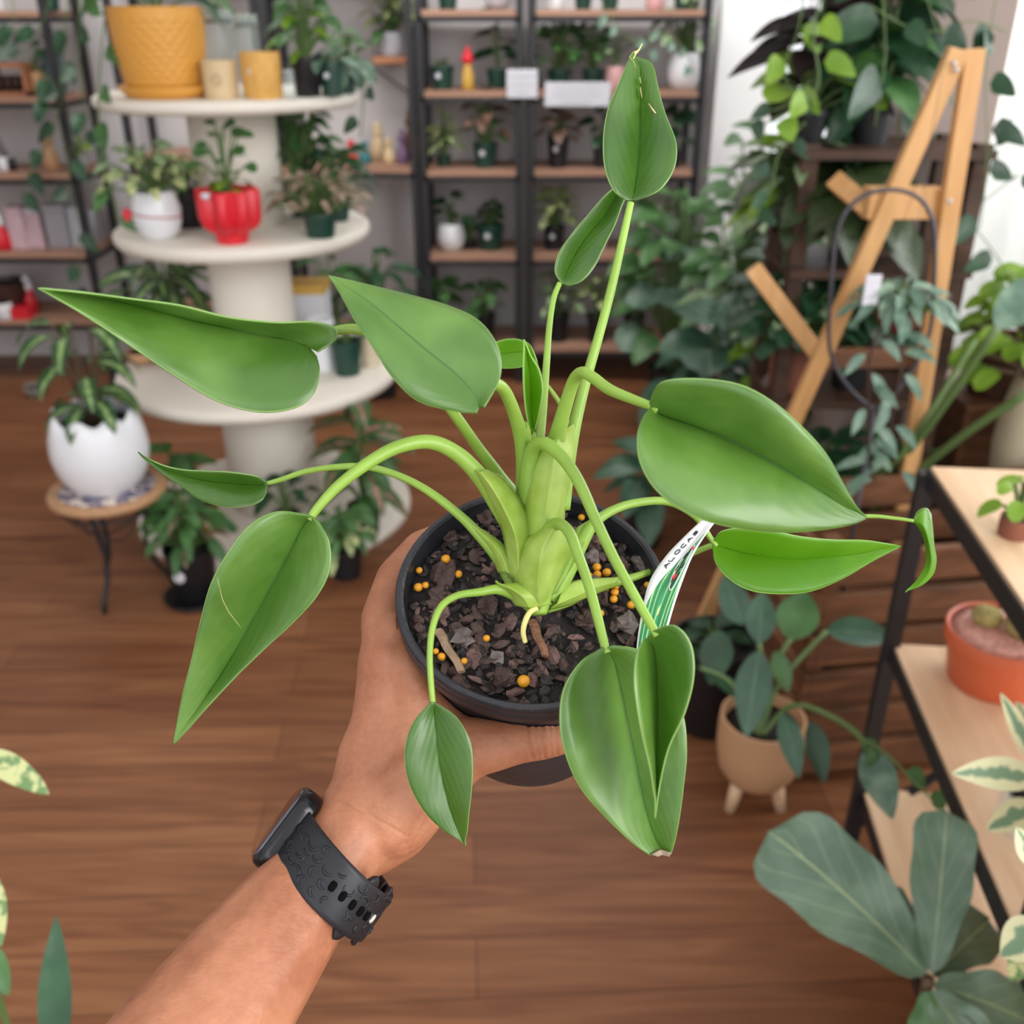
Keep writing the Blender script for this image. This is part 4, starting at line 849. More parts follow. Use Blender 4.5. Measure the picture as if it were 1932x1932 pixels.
mb.grid(rows, None, True, True, False); mb.build('woven_side', G['wicker'], t, solid=.004); mb = MB(); mb.tube([V((66*mm*math.cos(a*.2094), 66*mm*math.sin(a*.2094), 97*mm)) for a in range(31)], 4*mm, 8, caps=False); mb.build('rim', G['wicker'], t)
mb = MB(); p = onz(1890, 2.45, .62); mb.box((p.x-.14, 2.33, 0), (p.x+.3, 2.62, .62)); solo(mb, 'wooden_cabinet', G['brownwood'], 'low dark wooden cabinet below the curtained window', 'cabinet', smooth=False, bevel=.004)
# palm stalks
pb = V((.98, 1.55, 0)); pb = onz(1560, 2.16, 0)
t = traced('floor_palm', 'palm with long arching pale stalks and broad blades at the right', pb,
    [((1880, 620), (1990, 500), 80, 1.9, 1.9, 'l_teal', L_)],
    [([pb, P(1610, 980, 2.45), P(1740, 820, 2.15), P(1880, 620, 1.9)], .009), ([pb, P(1625, 1000, 2.45), P(1780, 850, 2.15), P(1940, 740, 1.95)], .009), ([pb, P(1595, 960, 2.45), P(1700, 860, 2.2), P(1840, 640, 2.1)], .007)], 'l_mid', stemmat='l_stem', pot=('nursery', .16, .14, 'black'))
vine('wispy creeper climbing down the taupe pillar', [[at(1640, 10, 2.2), at(1740, 60, 2.2), at(1830, 40, 2.2), at(1900, 60, 2.2)], [at(1880, -10, 2.2), at(1860, 130, 2.2), at(1862, 300, 2.2), at(1850, 420, 2.2), at(1840, 430, 2.2)], [at(1862, 300, 2.2), at(1900, 240, 2.2), at(1935, 190, 2.2)], [at(1855, 380, 2.2), at(1920, 330, 2.2), at(1910, 340, 2.2)],
     [at(1840, 430, 2.2), at(1890, 500, 2.2), at(1910, 560, 2.2)], [at(1745, -20, 2.2), at(1770, 60, 2.2), at(1790, 40, 2.2)]], 'l_dark', .07, seed=31, rad=.0014, kind=H_, stem='l_stem')
# footed tan pot with dark leaved plant
pc = V((onz(1418, 1.60, 0).x, 1.60, 0)); m = mpp(1.60, .1)
t = traced('footed_pot_plant', 'dark-leaved plant in a tan clay pot on three wooden feet', pc,
    [((1432, 1228), (1408, 1388), 66, 1.72, 1.66, 'l_rub'), ((1432, 1215), (1440, 1110), 56, 1.8, 1.84, 'l_rub'), ((1492, 1208), (1520, 1108), 78, 1.8, 1.84, 'l_mid'), ((1560, 1190), (1695, 1188), 56, 1.8, 1.8, 'l_rub'), ((1462, 1228), (1492, 1305), 36, 1.78, 1.76, 'l_mid'),
     ((1478, 1345), (1512, 1462), 44, 1.74, 1.66, 'l_rub'), ((1530, 1360), (1560, 1475), 42, 1.76, 1.7, 'l_dark'), ((1636, 1412), (1690, 1535), 64, 1.6, 1.5, 'l_teal'), ((1360, 1190), (1340, 1290), 60, 1.84, 1.8, 'l_dark'), ((1400, 1180), (1370, 1080), 56, 1.86, 1.9, 'l_rub'), ((1440, 1340), (1330, 1250), 30, 1.8, 1.8, 'l_dark')],
    [([P(1430, 1385, 1.80), P(1440, 1300, 1.78), P(1432, 1215, 1.76)], .005), ([P(1435, 1385, 1.80), P(1470, 1290, 1.8), P(1560, 1190, 1.8)], .005), ([P(1432, 1385, 1.80), P(1450, 1280, 1.8), P(1492, 1205, 1.8)], .005),
     ([P(1440, 1385, 1.80), P(1500, 1330, 1.78), P(1600, 1370, 1.7), P(1640, 1415, 1.6)], .005), ([P(1430, 1385, 1.80), P(1380, 1290, 1.8), P(1320, 1260, 1.8)], .004)], 'l_rub')
pr_ = [(0, .055), (.04, .056), (.062, .070), (.080, .10), (.088, .15), (.0885, .20), (.086, .225), (.080, .225), (.078, .20), (0, .2)]
mb = MB(); mb.lathe(pr_, 48); mb.build('pot', G['tan'], t, ang=60); mb = MB(); mb.lathe([(0, .202), (.077, .2)], 24); mb.build('soil', G['soil'], t)
for k in range(3):
    a = math.radians(-150+k*120); mb = MB(); mb.tube([V((.045*math.cos(a), .045*math.sin(a), .075)), V((.062*math.cos(a), .062*math.sin(a), .0))], [.016, .011], 16); mb.build('foot', G['ply'], t)
vine('bright spiky creeper crossing the shelf legs', [[P(1575, 1350, 1.62), P(1620, 1390, 1.58), P(1670, 1420, 1.54), P(1720, 1470, 1.5), P(1770, 1520, 1.46)]], 'l_mid', .035, kind=L_, seed=40, rad=.002)
potted(1330, 1.86, 0, 'taper', 150, 190, 'black', (L_, 10, 80, 60, 60, 30, 'l_dark', .8), 'large black floor pot behind the footed tan pot')
# fiddle leaf fig
fb = V((.53, .84, 0))
traced('fiddle_leaf_fig', 'young fiddle leaf fig with broad wavy leaves at the lower right', fb,
    [((1748, 1838), (1475, 1548), 205, 1.25, 1.30, 'l_fig'), ((1758, 1836), (1792, 1525), 128, 1.24, 1.30, 'l_fig'), ((1742, 1828), (1655, 1665), 100, 1.26, 1.34, 'l_fig'), ((1762, 1842), (1872, 1718), 120, 1.27, 1.34, 'l_fig'), ((1762, 1858), (1960, 1915), 130, 1.25, 1.22, 'l_fig'), ((1755, 1870), (1870, 2010), 120, 1.24, 1.2, 'l_fig'), ((1750, 1870), (1745, 1990), 70, 1.24, 1.22, 'l_mid')],
    [([fb+V((0, 0, .12)), fb+V((.002, .004, .25)), P(1752, 1846, 1.25)], .008)], 'l_fig', stemmat='l_bstem', kind='fiddle', pot=('nursery', .16, .14, 'black'))
# lower left corner leaves
c = V((-.72, .95, .35))
lp = cd(-60, 1500, 1.0)
traced('splashed_leaf_plant', 'pale splashed leaves reaching in from the left edge', V((lp.x-.05, lp.y, 0)),
    [((-25, 1425), (96, 1488), 62, .98, .98, 'l_var', H_), ((-20, 1640), (0, 1790), 40, .96, .96, 'l_var', L_), ((-20, 1790), (16, 1880), 50, .96, .96, 'l_mid', H_)],
    [([V((lp.x-.05, lp.y, .12)), P(-50, 1700, .98), P(-25, 1425, .98)], .004)], 'l_var', pot=('nursery', .16, .14, 'black'))
traced('upright_leaf_plant', 'single dark upright leaf rising at the lower left', V((cd(105, 2150, .95).x, cd(105, 2150, .95).y, 0)),
    [((105, 2010), (98, 1735), 58, .95, .95, 'l_dark', L_)], [([V((cd(105, 2150, .95).x, cd(105, 2150, .95).y, .1)), P(105, 2100, .95), P(105, 2005, .95)], .004)], 'l_dark', pot=('nursery', .14, .12, 'black'))
# ================================================================== FOREGROUND: potted plant held in a hand
A_ = V((0, -math.sin(math.radians(22)), math.cos(math.radians(22))))    # pot axis (leans towards the eye)
E1 = V((1, 0, 0)); E2 = A_.cross(E1)                                      # E2 points away from the eye
if E2.y < 0: E2 = -E2
OR = cd(1003, 1112, .452)                                                 # centre of the rim
POTM = Matrix((E1, E2, A_)).transposed()
def pf(r, phi, h):                                                        # pot frame point (cm), phi in degrees
    a = math.radians(phi)
    return OR + E1*(r*math.cos(a)/100) + E2*(r*math.sin(a)/100) + A_*(h/100)
BASE = OR - A_*.11
ROOT_P = thing('potted_alocasia', 'young alocasia with long-stalked glossy leaves in a black nursery pot held in the hand', 'potted plant', tuple(BASE))
def wall_r(t): return 6.05-1.5*t/11
prof = [(0.0, -11), (4.35, -11), (4.5, -10.9), (4.58, -10.5)] + [(wall_r(t), -t) for t in (8, 6, 4, 2.2)] + \
       [(5.98, -1.25), (6.2, -1.2), (6.26, -1.1), (6.27, -.55), (6.24, -.5), (6.29, -.42), (6.29, -.1), (6.22, .0), (6.02, .02), (5.9, -.08), (5.86, -.4), (5.78, -1.3), (5.5, -2.5), (0, -2.5)]
mb = MB(); mb.lathe([(r/100, h/100) for r, h in prof], 96, OR, POTM); mb.build('pot', G['potblack'], ROOT_P, world=True, ang=40)
# soil surface
random.seed(5)
rows = []
for i in range(30):
    r = 5.77*i/29; row = []
    for j in range(90):
        p = pf(r, 4*j, 0); k = noise.noise(p*170)*.10+noise.noise(p*60)*.14
        row.append(p + A_*((-1.25+k+(.25 if r < 1.5 else 0))/100))
    rows.append(row)
mb = MB(); mb.grid(rows, None, True); mb.build('potting_mix', G['soil'], ROOT_P, world=True)
def chip_mat(name, c1, c2):
    return flat(name, tuple((a+b)//2 for a, b in zip(c1, c2)), .7, bump=.9, bscale=220, var=.35, vscale=160)
G['bark'] = chip_mat('bark', (60, 42, 38), (92, 70, 64)); G['bark2'] = chip_mat('charred_bark', (34, 28, 27), (50, 42, 40)); G['bark3'] = chip_mat('purplish_bark', (92, 68, 64), (114, 86, 80)); G['stone'] = chip_mat('grey_stone', (96, 86, 84), (128, 116, 112))
def chip(mb, c, sx1, sy1, sz1, rot, seed):
    # angular flake: jittered low-poly ball
    rnd = random.Random(seed); k = len(mb.v); n = 7
    R = rot
    ring = [(.55, -.8), (1, -.15), (.9, .35), (.4, .9)]
    rows = []
    for r, z in ring:
        row = []
        for j in range(n):
            a = 2*math.pi*j/n
            q = r*(.72+.5*rnd.random())
            row.append(V(c) + R @ V((q*math.cos(a)*sx1, q*math.sin(a)*sy1, z*sz1*(.7+.5*rnd.random()))))
        rows.append(row)
    mb.grid(rows, None, True, True, True)
def chiprot(rnd, tilt=.5):
    return POTM.to_3x3() @ Matrix.Rotation(rnd.uniform(-tilt, tilt), 3, 'X') @ Matrix.Rotation(rnd.uniform(-tilt, tilt), 3, 'Y') @ Matrix.Rotation(rnd.uniform(0, 6.3), 3, 'Z')
rnd = random.Random(11)
for nm, n, sc in (('bark', 300, 1.25), ('bark2', 520, 1.0), ('bark3', 70, 1.4)):
    mb = MB()
    for i in range(n):
        r = 5.6*math.sqrt(rnd.random()); ph = rnd.uniform(0, 360)
        s = sc*rnd.choice((.11, .15, .2, .28, .36))/100
        if r*100 < 0: continue
        chip(mb, pf(r, ph, -1.12+rnd.uniform(-.05, .16)), s, s*rnd.uniform(.35, .8), s*rnd.uniform(.2, .5), chiprot(rnd, .7), rnd.random())
    o = mb.build('bark_chips', G[nm], ROOT_P, world=True, smooth=False); o['kind'] = 'stuff'
    if nm != 'bark': o['label'] = 'blackened finer bark' if nm == 'bark2' else 'purplish bark flakes'
def onsoil(px, py, h=-1.0):                   # intersect the view ray with the soil plane
    p0 = V((0, 0, H)); d = cd(px, py, 1)-p0
    q = OR + A_*(h/100); t = (q-p0).dot(A_)/d.dot(A_); return p0 + d*t
stones = [(916, 1145, 26, 'bark', 'brown bark piece left of the stem base'), (872, 1203, 24, 'stone', 'pinkish grey stone beside the pale twig at the left'), (838, 1088, 28, 'bark', 'flat reddish bark flake below the left yellow beads'), (915, 975, 20, 'bark', 'upright brown bark piece behind the arching left stalk'),
  (952, 1280, 24, 'bark', 'dark red-brown bark piece near the front rim'), (1182, 1176, 25, 'stone', 'rough grey pumice stone near the plant tag'), (1120, 1100, 18, 'stone', 'grey stone among the right-hand yellow beads'), (1108, 1168, 22, 'bark', 'brown bark piece under the drooping right stalk'),
  (1115, 1052, 20, 'stone', 'small grey stone behind the right sheath'), (1210, 1062, 22, 'stone', 'brownish grey stone by the right rim'), (830, 1118, 20, 'bark', 'bark lump between the left leaf stalk and the rim'), (1135, 1125, 21, 'bark', 'purplish bark chip between yellow beads'),
  (935, 1240, 15, 'stone', 'small grey stone in front of the left yellow bead'), (876, 1250, 14, 'bark', 'small bark chip beside the tip of the pale twig'), (1030, 1285, 12, 'bark2', 'black bark lump right of the largest yellow bead'), (1090, 1275, 24, 'bark2', 'charred bark piece at the front right rim'),
  (850, 1012, 15, 'bark', 'small upright bark chip at the rear left rim'), (1222, 1230, 16, 'stone', 'dark stone at the far right below the tag')]
for i, (px, py, r, mt, lb) in enumerate(stones):
    mb = MB(); rr = r*.45/F; rn = random.Random(i+50)
    mb.ball((0, 0, 0), rr, 9, 6, (1, .78, .6), bump=.9, seed=i)
    c = onsoil(px, py, -.98); R = chiprot(rn, .25)
    mb.v = [tuple(c+R @ V(v)) for v in mb.v]
    solo(mb, 'stone' if mt == 'stone' else 'bark_piece', G[mt], lb+' on the potting mix', 'stone' if mt == 'stone' else 'bark', smooth=False)
for (a, b, r0, lb) in (((826, 1190), (872, 1268), 11.5, 'pale split twig lying on the mix at the front left'), ((1003, 1172), (1030, 1238), 11, 'brown split twig leaning below the pale root')):
    p = onsoil(*a, -.8); q = onsoil(*b, -.75); mb = MB(); pts = [p.lerp(q, k/8)+V((math.sin(k*1.3)*.0004, 0, 0)) for k in range(9)]
    mb.tube(pts, [r0*.45/F*(1-.25*k/8) for k in range(9)], 7, flat=.6)
    solo(mb, 'twig', flat('twig_bark', (150, 124, 100) if r0 > 11.2 else (122, 84, 60), .7, bump=.8, bscale=300, var=.25, vscale=120), lb, 'twig', smooth=False)
beads = [(841, 1055, 10), (865, 1083, 8), (791, 1076, 7), (789, 1108, 9), (803, 1104, 7), (1097, 976, 7.5), (1123, 972, 6), (1153, 989, 7), (1126, 1070, 9), (1127, 1084, 8.5), (1145, 1080, 9), (1112, 1086, 7), (1171, 1070, 8.5), (1161, 1106, 8), (1160, 1117, 8.5), (1158, 1130, 8), (1191, 1141, 8.5),
  (1133, 1157, 7.5), (1036, 1126, 7), (918, 1204, 7), (833, 1239, 8), (822, 1229, 6.5), (876, 1247, 6.5), (988, 1285, 12), (1221, 1103, 6.5), (1143, 1112, 6)]
G['bead'] = flat('slow_release_bead', (222, 152, 34), .35, var=.12, vscale=300)
bead_me = None
for i, (px, py, r) in enumerate(beads):
    c = onsoil(px, py, -.8)
    if bead_me is None:
        mb = MB(); mb.ball((0, 0, 0), 1.0, 16, 10, (1, 1, .94), bump=.04); o = mb.build('fertiliser_bead', G['bead']); bead_me = o
    else: o = bead_me.copy(); C.objects.link(o)
    o.location = c; o.scale = (r*.445/F,)*3
    lb = ('near the left rim', 'left') if px < 880 and py < 1150 else ('at the front left by the pale twig', 'front left') if px < 890 else ('at the rear right behind the arching stalks', 'rear right') if py < 1000 else ('in the cluster right of the stem', 'right cluster') if 1100 < px < 1200 else None
    if r == 12: tag(o, 'largest amber fertiliser bead, near the front rim', 'fertiliser bead')
    elif lb: tag(o, 'small round amber fertiliser bead '+lb[0], 'fertiliser bead', 'fertiliser beads, '+lb[1])
    else: tag(o, {1036: 'amber fertiliser bead tucked against the stem base', 918: 'lone amber bead in front of the stem, left of the twig', 1221: 'amber bead beside the printed tag', 1133: 'amber'}.get(px, 'amber bead')+' on the mix', 'fertiliser bead')
G['torn'] = flat('torn_leaf_edge', (150, 132, 110), .8, var=.3, vscale=300)
# ---- stalks and sheaths (pixel path + distance)
def stalk(pts, name='petiole', mat='stem', n=6, parent=ROOT_P, flatk=1.0):
    q = cat([(float(a), float(b), d, r) for a, b, d, r in pts], n)
    mb = MB(); mb.tube([cd(a, b, d) for a, b, d, r in q], [r*d/F for a, b, d, r in q], 14, flat=flatk)
    return mb.build(name, G[mat], parent, world=True)
def blade(name, st, mat='alo', n=5, nc=10, bulge=.0, thick=.0007, parent=ROOT_P, ripple=0, label=None, notch=None):
    """st: cross-sections from the stalk end to the tip, each (L, M, R), every point (px, py, distance)"""
    fl = cat([tuple(float(x) for p in s for x in p) for s in st], n)
    rows = []; uvs = []
    for i, f in enumerate(fl):
        L, M, R = (cd(*f[0:3]), cd(*f[3:6]), cd(*f[6:9])); v = i/(len(fl)-1)
        nrm = (L-M).cross(R-M)
        acr = (R-L).length
        nrm = (V((0, 0, H))-M).normalized() if nrm.length < 1e-10 else nrm.normalized()
        view = (V((0, 0, H))-M).normalized()
        row = []; ur = []
        for k in range(-nc, nc+1):
            s = math.copysign(abs(k/nc)**1.7, k); e = L if s < 0 else R
            q = M.lerp(e, abs(s)) + view*bulge*acr*math.sin(math.pi*abs(s)**1.25)*(1-v*.5)
            if ripple: q += view*ripple*acr*math.sin(v*16+s*2)*abs(s)**2
            row.append(q); ur.append((.5+s/2, v))
        rows.append(row); uvs.append(ur)
    mb = MB(); mb.grid(rows, uvs)
    o = mb.build(name, G[mat], parent, world=True, solid=thick)
    if label: o['label'] = label
    return o
def st3(L, M, R): return (L, M, R)
# big leaf upper centre
blade('leaf_blade', [((914,768,.372),(904,768,.374),(900,780,.374)), ((944,712,.380),(893,742,.378),(862,777,.372)), ((939,655,.386),(856,702,.378),(788,757,.368)), ((905,607,.390),(802,660,.376),(737,708,.366)),
  ((848,578,.390),(745,612,.376),(703,655,.366)), ((770,556,.388),(697,572,.376),(670,606,.368)), ((700,539,.384),(655,544,.376),(645,562,.372)), ((650,527,.380),(632,527,.378),(630,536,.377)), ((622,521,.379),(620,520,.379),(620,522,.379))], 'alo_sheen', bulge=.05)
# large folded leaf at the left
blade('leaf_blade', [((600,664,.392),(583,656,.398),(598,672,.395)), ((634,640,.390),(572,650,.398),(603,700,.392)), ((630,618,.388),(540,640,.400),(592,742,.390)), ((590,607,.386),(488,632,.400),(556,770,.387)),
  ((520,608,.384),(430,618,.398),(490,778,.384)), ((430,598,.381),(360,603,.394),(410,757,.381)), ((340,576,.376),(290,585,.386),(320,703,.375)), ((250,564,.369),(215,566,.376),(235,645,.368)), ((160,552,.354),(145,554,.362),(155,592,.356)), ((100,546,.350),(96,549,.352),(100,560,.351)), ((72,543,.349),(71,544,.349),(72,545,.349))], 'alo_sheen', bulge=.03)
# lower left leaf
blade('leaf_blade', [((578,970,.402),(590,976,.402),(601,984,.402)), ((522,965,.398),(572,992,.408),(621,1022,.398)), ((472,990,.394),(548,1040,.412),(622,1075,.398)), ((430,1042,.394),(515,1100,.414),(598,1125,.400)),
  ((398,1100,.398),(482,1160,.416),(556,1172,.404)), ((378,1170,.404),(448,1222,.418),(502,1222,.408)), ((362,1240,.410),(410,1285,.420),(445,1277,.412)), ((344,1310,.416),(372,1340,.420),(392,1334,.416)), ((333,1368,.420),(344,1376,.421),(352,1380,.420)), ((327,1402,.422),(328,1403,.422),(329,1404,.422))], 'alo_sheen', bulge=.05)
# small far-left leaf
blade('leaf_blade', [((500,905,.452),(505,914,.452),(503,930,.452)), ((475,896,.448),(485,915,.455),(492,946,.450)), ((430,890,.448),(440,912,.456),(462,956,.448)), ((385,888,.450),(398,908,.456),(425,957,.449)), ((345,886,.452),(358,901,.457),(380,944,.452)),
  ((312,879,.455),(322,889,.458),(340,917,.455)), ((288,869,.457),(295,877,.458),(305,893,.457)), ((270,859,.458),(272,862,.458),(275,868,.458)), ((261,853,.459),(261,853,.459),(262,854,.459))], 'alo', bulge=.05)
# leaf hanging at the bottom
blade('leaf_blade', [((812,1325,.402),(817,1324,.402),(823,1326,.402)), ((780,1362,.400),(820,1350,.404),(860,1352,.400)), ((765,1405,.398),(824,1395,.404),(886,1395,.398)), ((765,1452,.398),(829,1440,.405),(892,1440,.398)), ((779,1496,.400),(838,1485,.406),(890,1490,.400)),
  ((806,1538,.403),(850,1528,.407),(885,1535,.403)), ((838,1567,.406),(862,1562,.408),(882,1567,.406)), ((866,1585,.408),(872,1585,.409),(878,1585,.408)), ((878,1595,.410),(878,1595,.410),(879,1596,.410))], 'alo', bulge=.04)
# top leaf
blade('leaf_blade', [((1184,380,.452),(1192,378,.452),(1200,379,.452)), ((1158,360,.448),(1198,352,.458),(1245,358,.448)), ((1141,318,.448),(1204,305,.462),(1272,318,.450)), ((1138,260,.450),(1207,255,.464),(1276,270,.452)), ((1147,205,.453),(1208,205,.464),(1256,215,.455)),
  ((1168,155,.456),(1208,160,.464),(1243,170,.458)), ((1182,122,.459),(1208,128,.463),(1234,128,.460)), ((1190,105,.461),(1200,112,.462),(1222,114,.461)), ((1196,98,.462),(1198,105,.462),(1207,112,.462))], 'alo', bulge=.05)
blade('leaf_tip', [((1187,108,.461),(1191,110,.461),(1196,112,.461)), ((1194,99,.462),(1197,101,.462),(1200,103,.462)), ((1204,94,.462),(1205,95,.462),(1206,96,.462)), ((1211,82,.462),(1211,83,.462),(1212,84,.462))], 'root')
# narrow leaf below it
blade('leaf_blade', [((1058,534,.474),(1063,536,.474),(1072,540,.474)), ((1047,512,.472),(1068,515,.478),(1098,530,.473)), ((1054,478,.472),(1085,480,.480),(1122,503,.474)), ((1080,440,.474),(1110,442,.482),(1142,462,.476)), ((1112,402,.476),(1140,408,.484),(1160,425,.478)),
  ((1140,370,.478),(1158,378,.485),(1172,392,.480)), ((1162,350,.480),(1170,355,.485),(1182,365,.481)), ((1178,330,.482),(1180,332,.484),(1184,336,.483))], 'alo', bulge=.04)
# large right leaf
blade('leaf_blade', [((1226,760,.378),(1228,768,.380),(1216,782,.378)), ((1246,722,.364),(1250,784,.384),(1203,815,.364)), ((1312,714,.358),(1305,802,.384),(1207,872,.358)), ((1395,725,.354),(1372,828,.380),(1242,930,.356)), ((1462,760,.354),(1435,860,.376),(1310,975,.356)),
  ((1517,808,.358),(1490,892,.374),(1388,997,.360)), ((1560,858,.364),(1540,922,.374),(1470,1005,.366)), ((1592,915,.370),(1585,950,.375),(1550,1000,.371)), ((1616,955,.374),(1614,965,.376),(1606,990,.375)), ((1634,974,.377),(1634,975,.377),(1633,979,.377))], 'alo_sheen', bulge=.10)
# large lower right leaf
blade('leaf_blade', [((1136,1222,.392),(1143,1224,.392),(1155,1217,.392)), ((1096,1248,.384),(1158,1246,.398),(1208,1228,.390)), ((1063,1300,.380),(1170,1295,.402),(1250,1275,.390)), ((1056,1365,.378),(1183,1360,.402),(1288,1345,.388)), ((1068,1428,.380),(1196,1425,.400),(1296,1418,.388)),
  ((1095,1487,.384),(1208,1485,.400),(1290,1485,.390)), ((1140,1540,.388),(1222,1540,.400),(1282,1545,.392)), ((1190,1588,.392),(1236,1580,.400),(1274,1585,.394)), ((1226,1614,.395),(1248,1602,.399),(1266,1612,.396))], 'alo_sheen', bulge=.05)
blade('torn_leaf_tip', [((1228,1612,.394),(1246,1603,.396),(1266,1610,.394)), ((1240,1616,.395),(1250,1612,.396),(1264,1615,.395))], 'torn', thick=.001)
# folded leaf in front of it
blade('leaf_blade', [((1215,1206,.370),(1222,1204,.372),(1232,1190,.370)), ((1201,1235,.360),(1234,1228,.378),(1272,1180,.362)), ((1197,1285,.354),(1238,1270,.380),(1303,1215,.358)), ((1203,1340,.354),(1240,1325,.380),(1309,1275,.358)), ((1213,1395,.358),(1240,1385,.380),(1292,1345,.362)),
  ((1225,1445,.364),(1240,1440,.380),(1264,1405,.368)), ((1232,1488,.370),(1240,1485,.380),(1250,1455,.372)), ((1236,1515,.374),(1238,1515,.379),(1241,1505,.376)), ((1235,1546,.378),(1236,1546,.378),(1236,1545,.378))], 'alo_sheen', bulge=.02)
# bright right leaf
blade('leaf_blade', [((1347,1018,.462),(1346,1026,.463),(1345,1036,.462)), ((1362,1002,.458),(1362,1032,.466),(1350,1062,.458)), ((1400,996,.455),(1400,1042,.468),(1375,1092,.456)), ((1450,1000,.455),(1450,1050,.468),(1415,1114,.456)), ((1510,1012,.458),(1505,1054,.468),(1470,1121,.458)),
  ((1570,1018,.461),(1560,1050,.468),(1530,1116,.461)), ((1630,1019,.464),(1615,1045,.468),(1590,1092,.464)), ((1672,1025,.466),(1662,1036,.468),(1645,1060,.466)), ((1699,1030,.468),(1699,1031,.468),(1698,1032,.468))], 'alo_lime', bulge=.04)
# small curled far right leaf
blade('leaf_blade', [((1725,978,.480),(1724,983,.480),(1722,984,.480)), ((1742,960,.484),(1740,990,.476),(1729,990,.480)), ((1756,975,.488),(1750,1012,.474),(1741,1010,.480)), ((1762,1030,.484),(1756,1040,.474),(1747,1035,.480)), ((1766,1055,.480),(1757,1062,.475),(1747,1062,.480)), ((1760,1083,.479),(1750,1085,.477),(1738,1082,.480)),
  ((1740,1103,.479),(1734,1103,.478),(1727,1098,.480)), ((1718,1112,.480),(1716,1112,.480),(1713,1111,.480)), ((1708,1117,.480),(1708,1117,.480),(1708,1118,.480))], 'alo_lime', bulge=.0)
blade('leaf_lobe', [((1722,982,.481),(1727,985,.480),(1733,992,.479)), ((1732,963,.484),(1742,980,.482),(1750,1005,.479)), ((1748,959,.486),(1754,980,.483),(1758,1015,.479)), ((1757,972,.486),(1758,990,.483),(1758,1020,.480))], 'alo_sheen')
# small leaf behind, bright
blade('leaf_blade', [((928,650,.492),(925,668,.494),(935,692,.492)), ((945,642,.492),(945,668,.496),(950,695,.492)), ((965,639,.492),(968,665,.496),(975,694,.492)), ((985,642,.493),(990,665,.496),(995,690,.493)), ((1003,655,.495),(1008,675,.497),(1012,690,.495)), ((1022,712,.498),(1024,716,.498),(1024,718,.498))], 'alo_lime')
# newest folded spear leaf
blade('leaf_blade', [((1000,815,.436),(1006,820,.440),(1010,810,.438)), ((992,775,.432),(1004,790,.440),(1018,775,.436)), ((988,730,.430),(1002,745,.440),(1024,735,.434)), ((987,690,.432),(998,700,.440),(1018,700,.436)), ((988,660,.435),(993,665,.440),(1002,672,.437)), ((988,640,.439),(989,640,.440),(990,643,.439))], 'alo_lime', bulge=.02)
stalk([(1008,900,.442,9),(1007,850,.440,8),(1005,815,.440,5),(1002,790,.441,3)], 'young_stalk')
def scar(pts, w, mat='root', name='leaf_scar'):
    mb = MB(); q = [cd(*p) for p in pts]; mb.tube(q, [w*(.4+.6*math.sin(math.pi*(i+.5)/len(q))) for i in range(len(q))], 6, flat=.35); mb.build(name, G[mat], ROOT_P, world=True)['label'] = 'pale dry scar on the leaf'
G['scar'] = flat('dry_leaf_scar', (190, 176, 128), .8, var=.25, vscale=300)
scar([(1207,146,.460),(1209,158,.4605)], .0008, 'scar'); scar([(1208,165,.4605),(1211,185,.461)], .0009, 'scar'); scar([(1224,196,.458),(1231,206,.457),(1237,214,.456)], .001, 'scar'); scar([(1188,108,.460),(1196,118,.461),(1199,128,.461)], .0006, 'scar')
scar([(410,1090,.394),(414,1108,.395),(420,1132,.397),(432,1155,.400),(445,1172,.403),(455,1185,.405)], .00035, 'scar')
# stalks
stalk([(905,755,.382,9),(912,735,.388,10),(925,722,.396,11),(950,735,.408,12),(972,785,.424,13),(988,850,.438,16),(993,930,.448,20),(998,1010,.452,22)])
stalk([(590,640,.400,8),(630,625,.400,9),(680,622,.400,10),(740,650,.404,10),(800,705,.414,10),(860,785,.430,10.5),(900,842,.446,11),(942,898,.460,12),(975,950,.468,15),(990,1040,.470,17)])
stalk([(584,980,.404,8),(602,955,.404,9),(640,915,.405,10.5),(700,870,.408,12),(755,842,.412,13),(812,834,.418,14),(862,856,.424,15),(905,898,.430,17),(942,948,.436,22),(975,1000,.441,26),(990,1060,.444,26)])
stalk([(500,913,.453,4),(530,905,.453,5),(575,890,.453,5.5),(635,881,.452,6),(700,882,.451,6.5),(765,903,.450,7),(820,935,.449,8),(870,975,.448,9),(905,1010,.447,11),(940,1050,.447,14),(970,1100,.447,16)])
stalk([(817,1328,.403,5.5),(813,1285,.403,6),(811,1235,.405,6),(816,1185,.409,6.5),(832,1145,.414,7),(862,1124,.420,7),(905,1117,.427,8),(940,1112,.431,10),(975,1122,.435,14),(1005,1142,.438,16)])
stalk([(1190,382,.452,6.5),(1175,450,.452,7.5),(1152,550,.451,8.5),(1128,640,.450,9),(1105,720,.449,10),(1085,800,.447,12),(1070,870,.446,16),(1058,960,.448,18)])
stalk([(1056,534,.474,5),(1044,565,.473,5.5),(1036,620,.470,6),(1030,700,.465,7),(1024,780,.460,8),(1018,840,.455,9),(1012,920,.452,12)])
stalk([(1024,716,.498,3),(1042,740,.495,4),(1058,765,.49,4.5),(1070,800,.48,5),(1078,860,.47,6),(1070,930,.462,8)])
stalk([(1240,775,.380,7),(1224,765,.382,8),(1190,752,.388,9.5),(1150,735,.394,10.5),(1118,712,.402,11),(1099,703,.408,11.5),(1084,716,.415,12),(1070,755,.422,13),(1056,805,.430,15),(1045,860,.438,20),(1035,940,.444,26)])
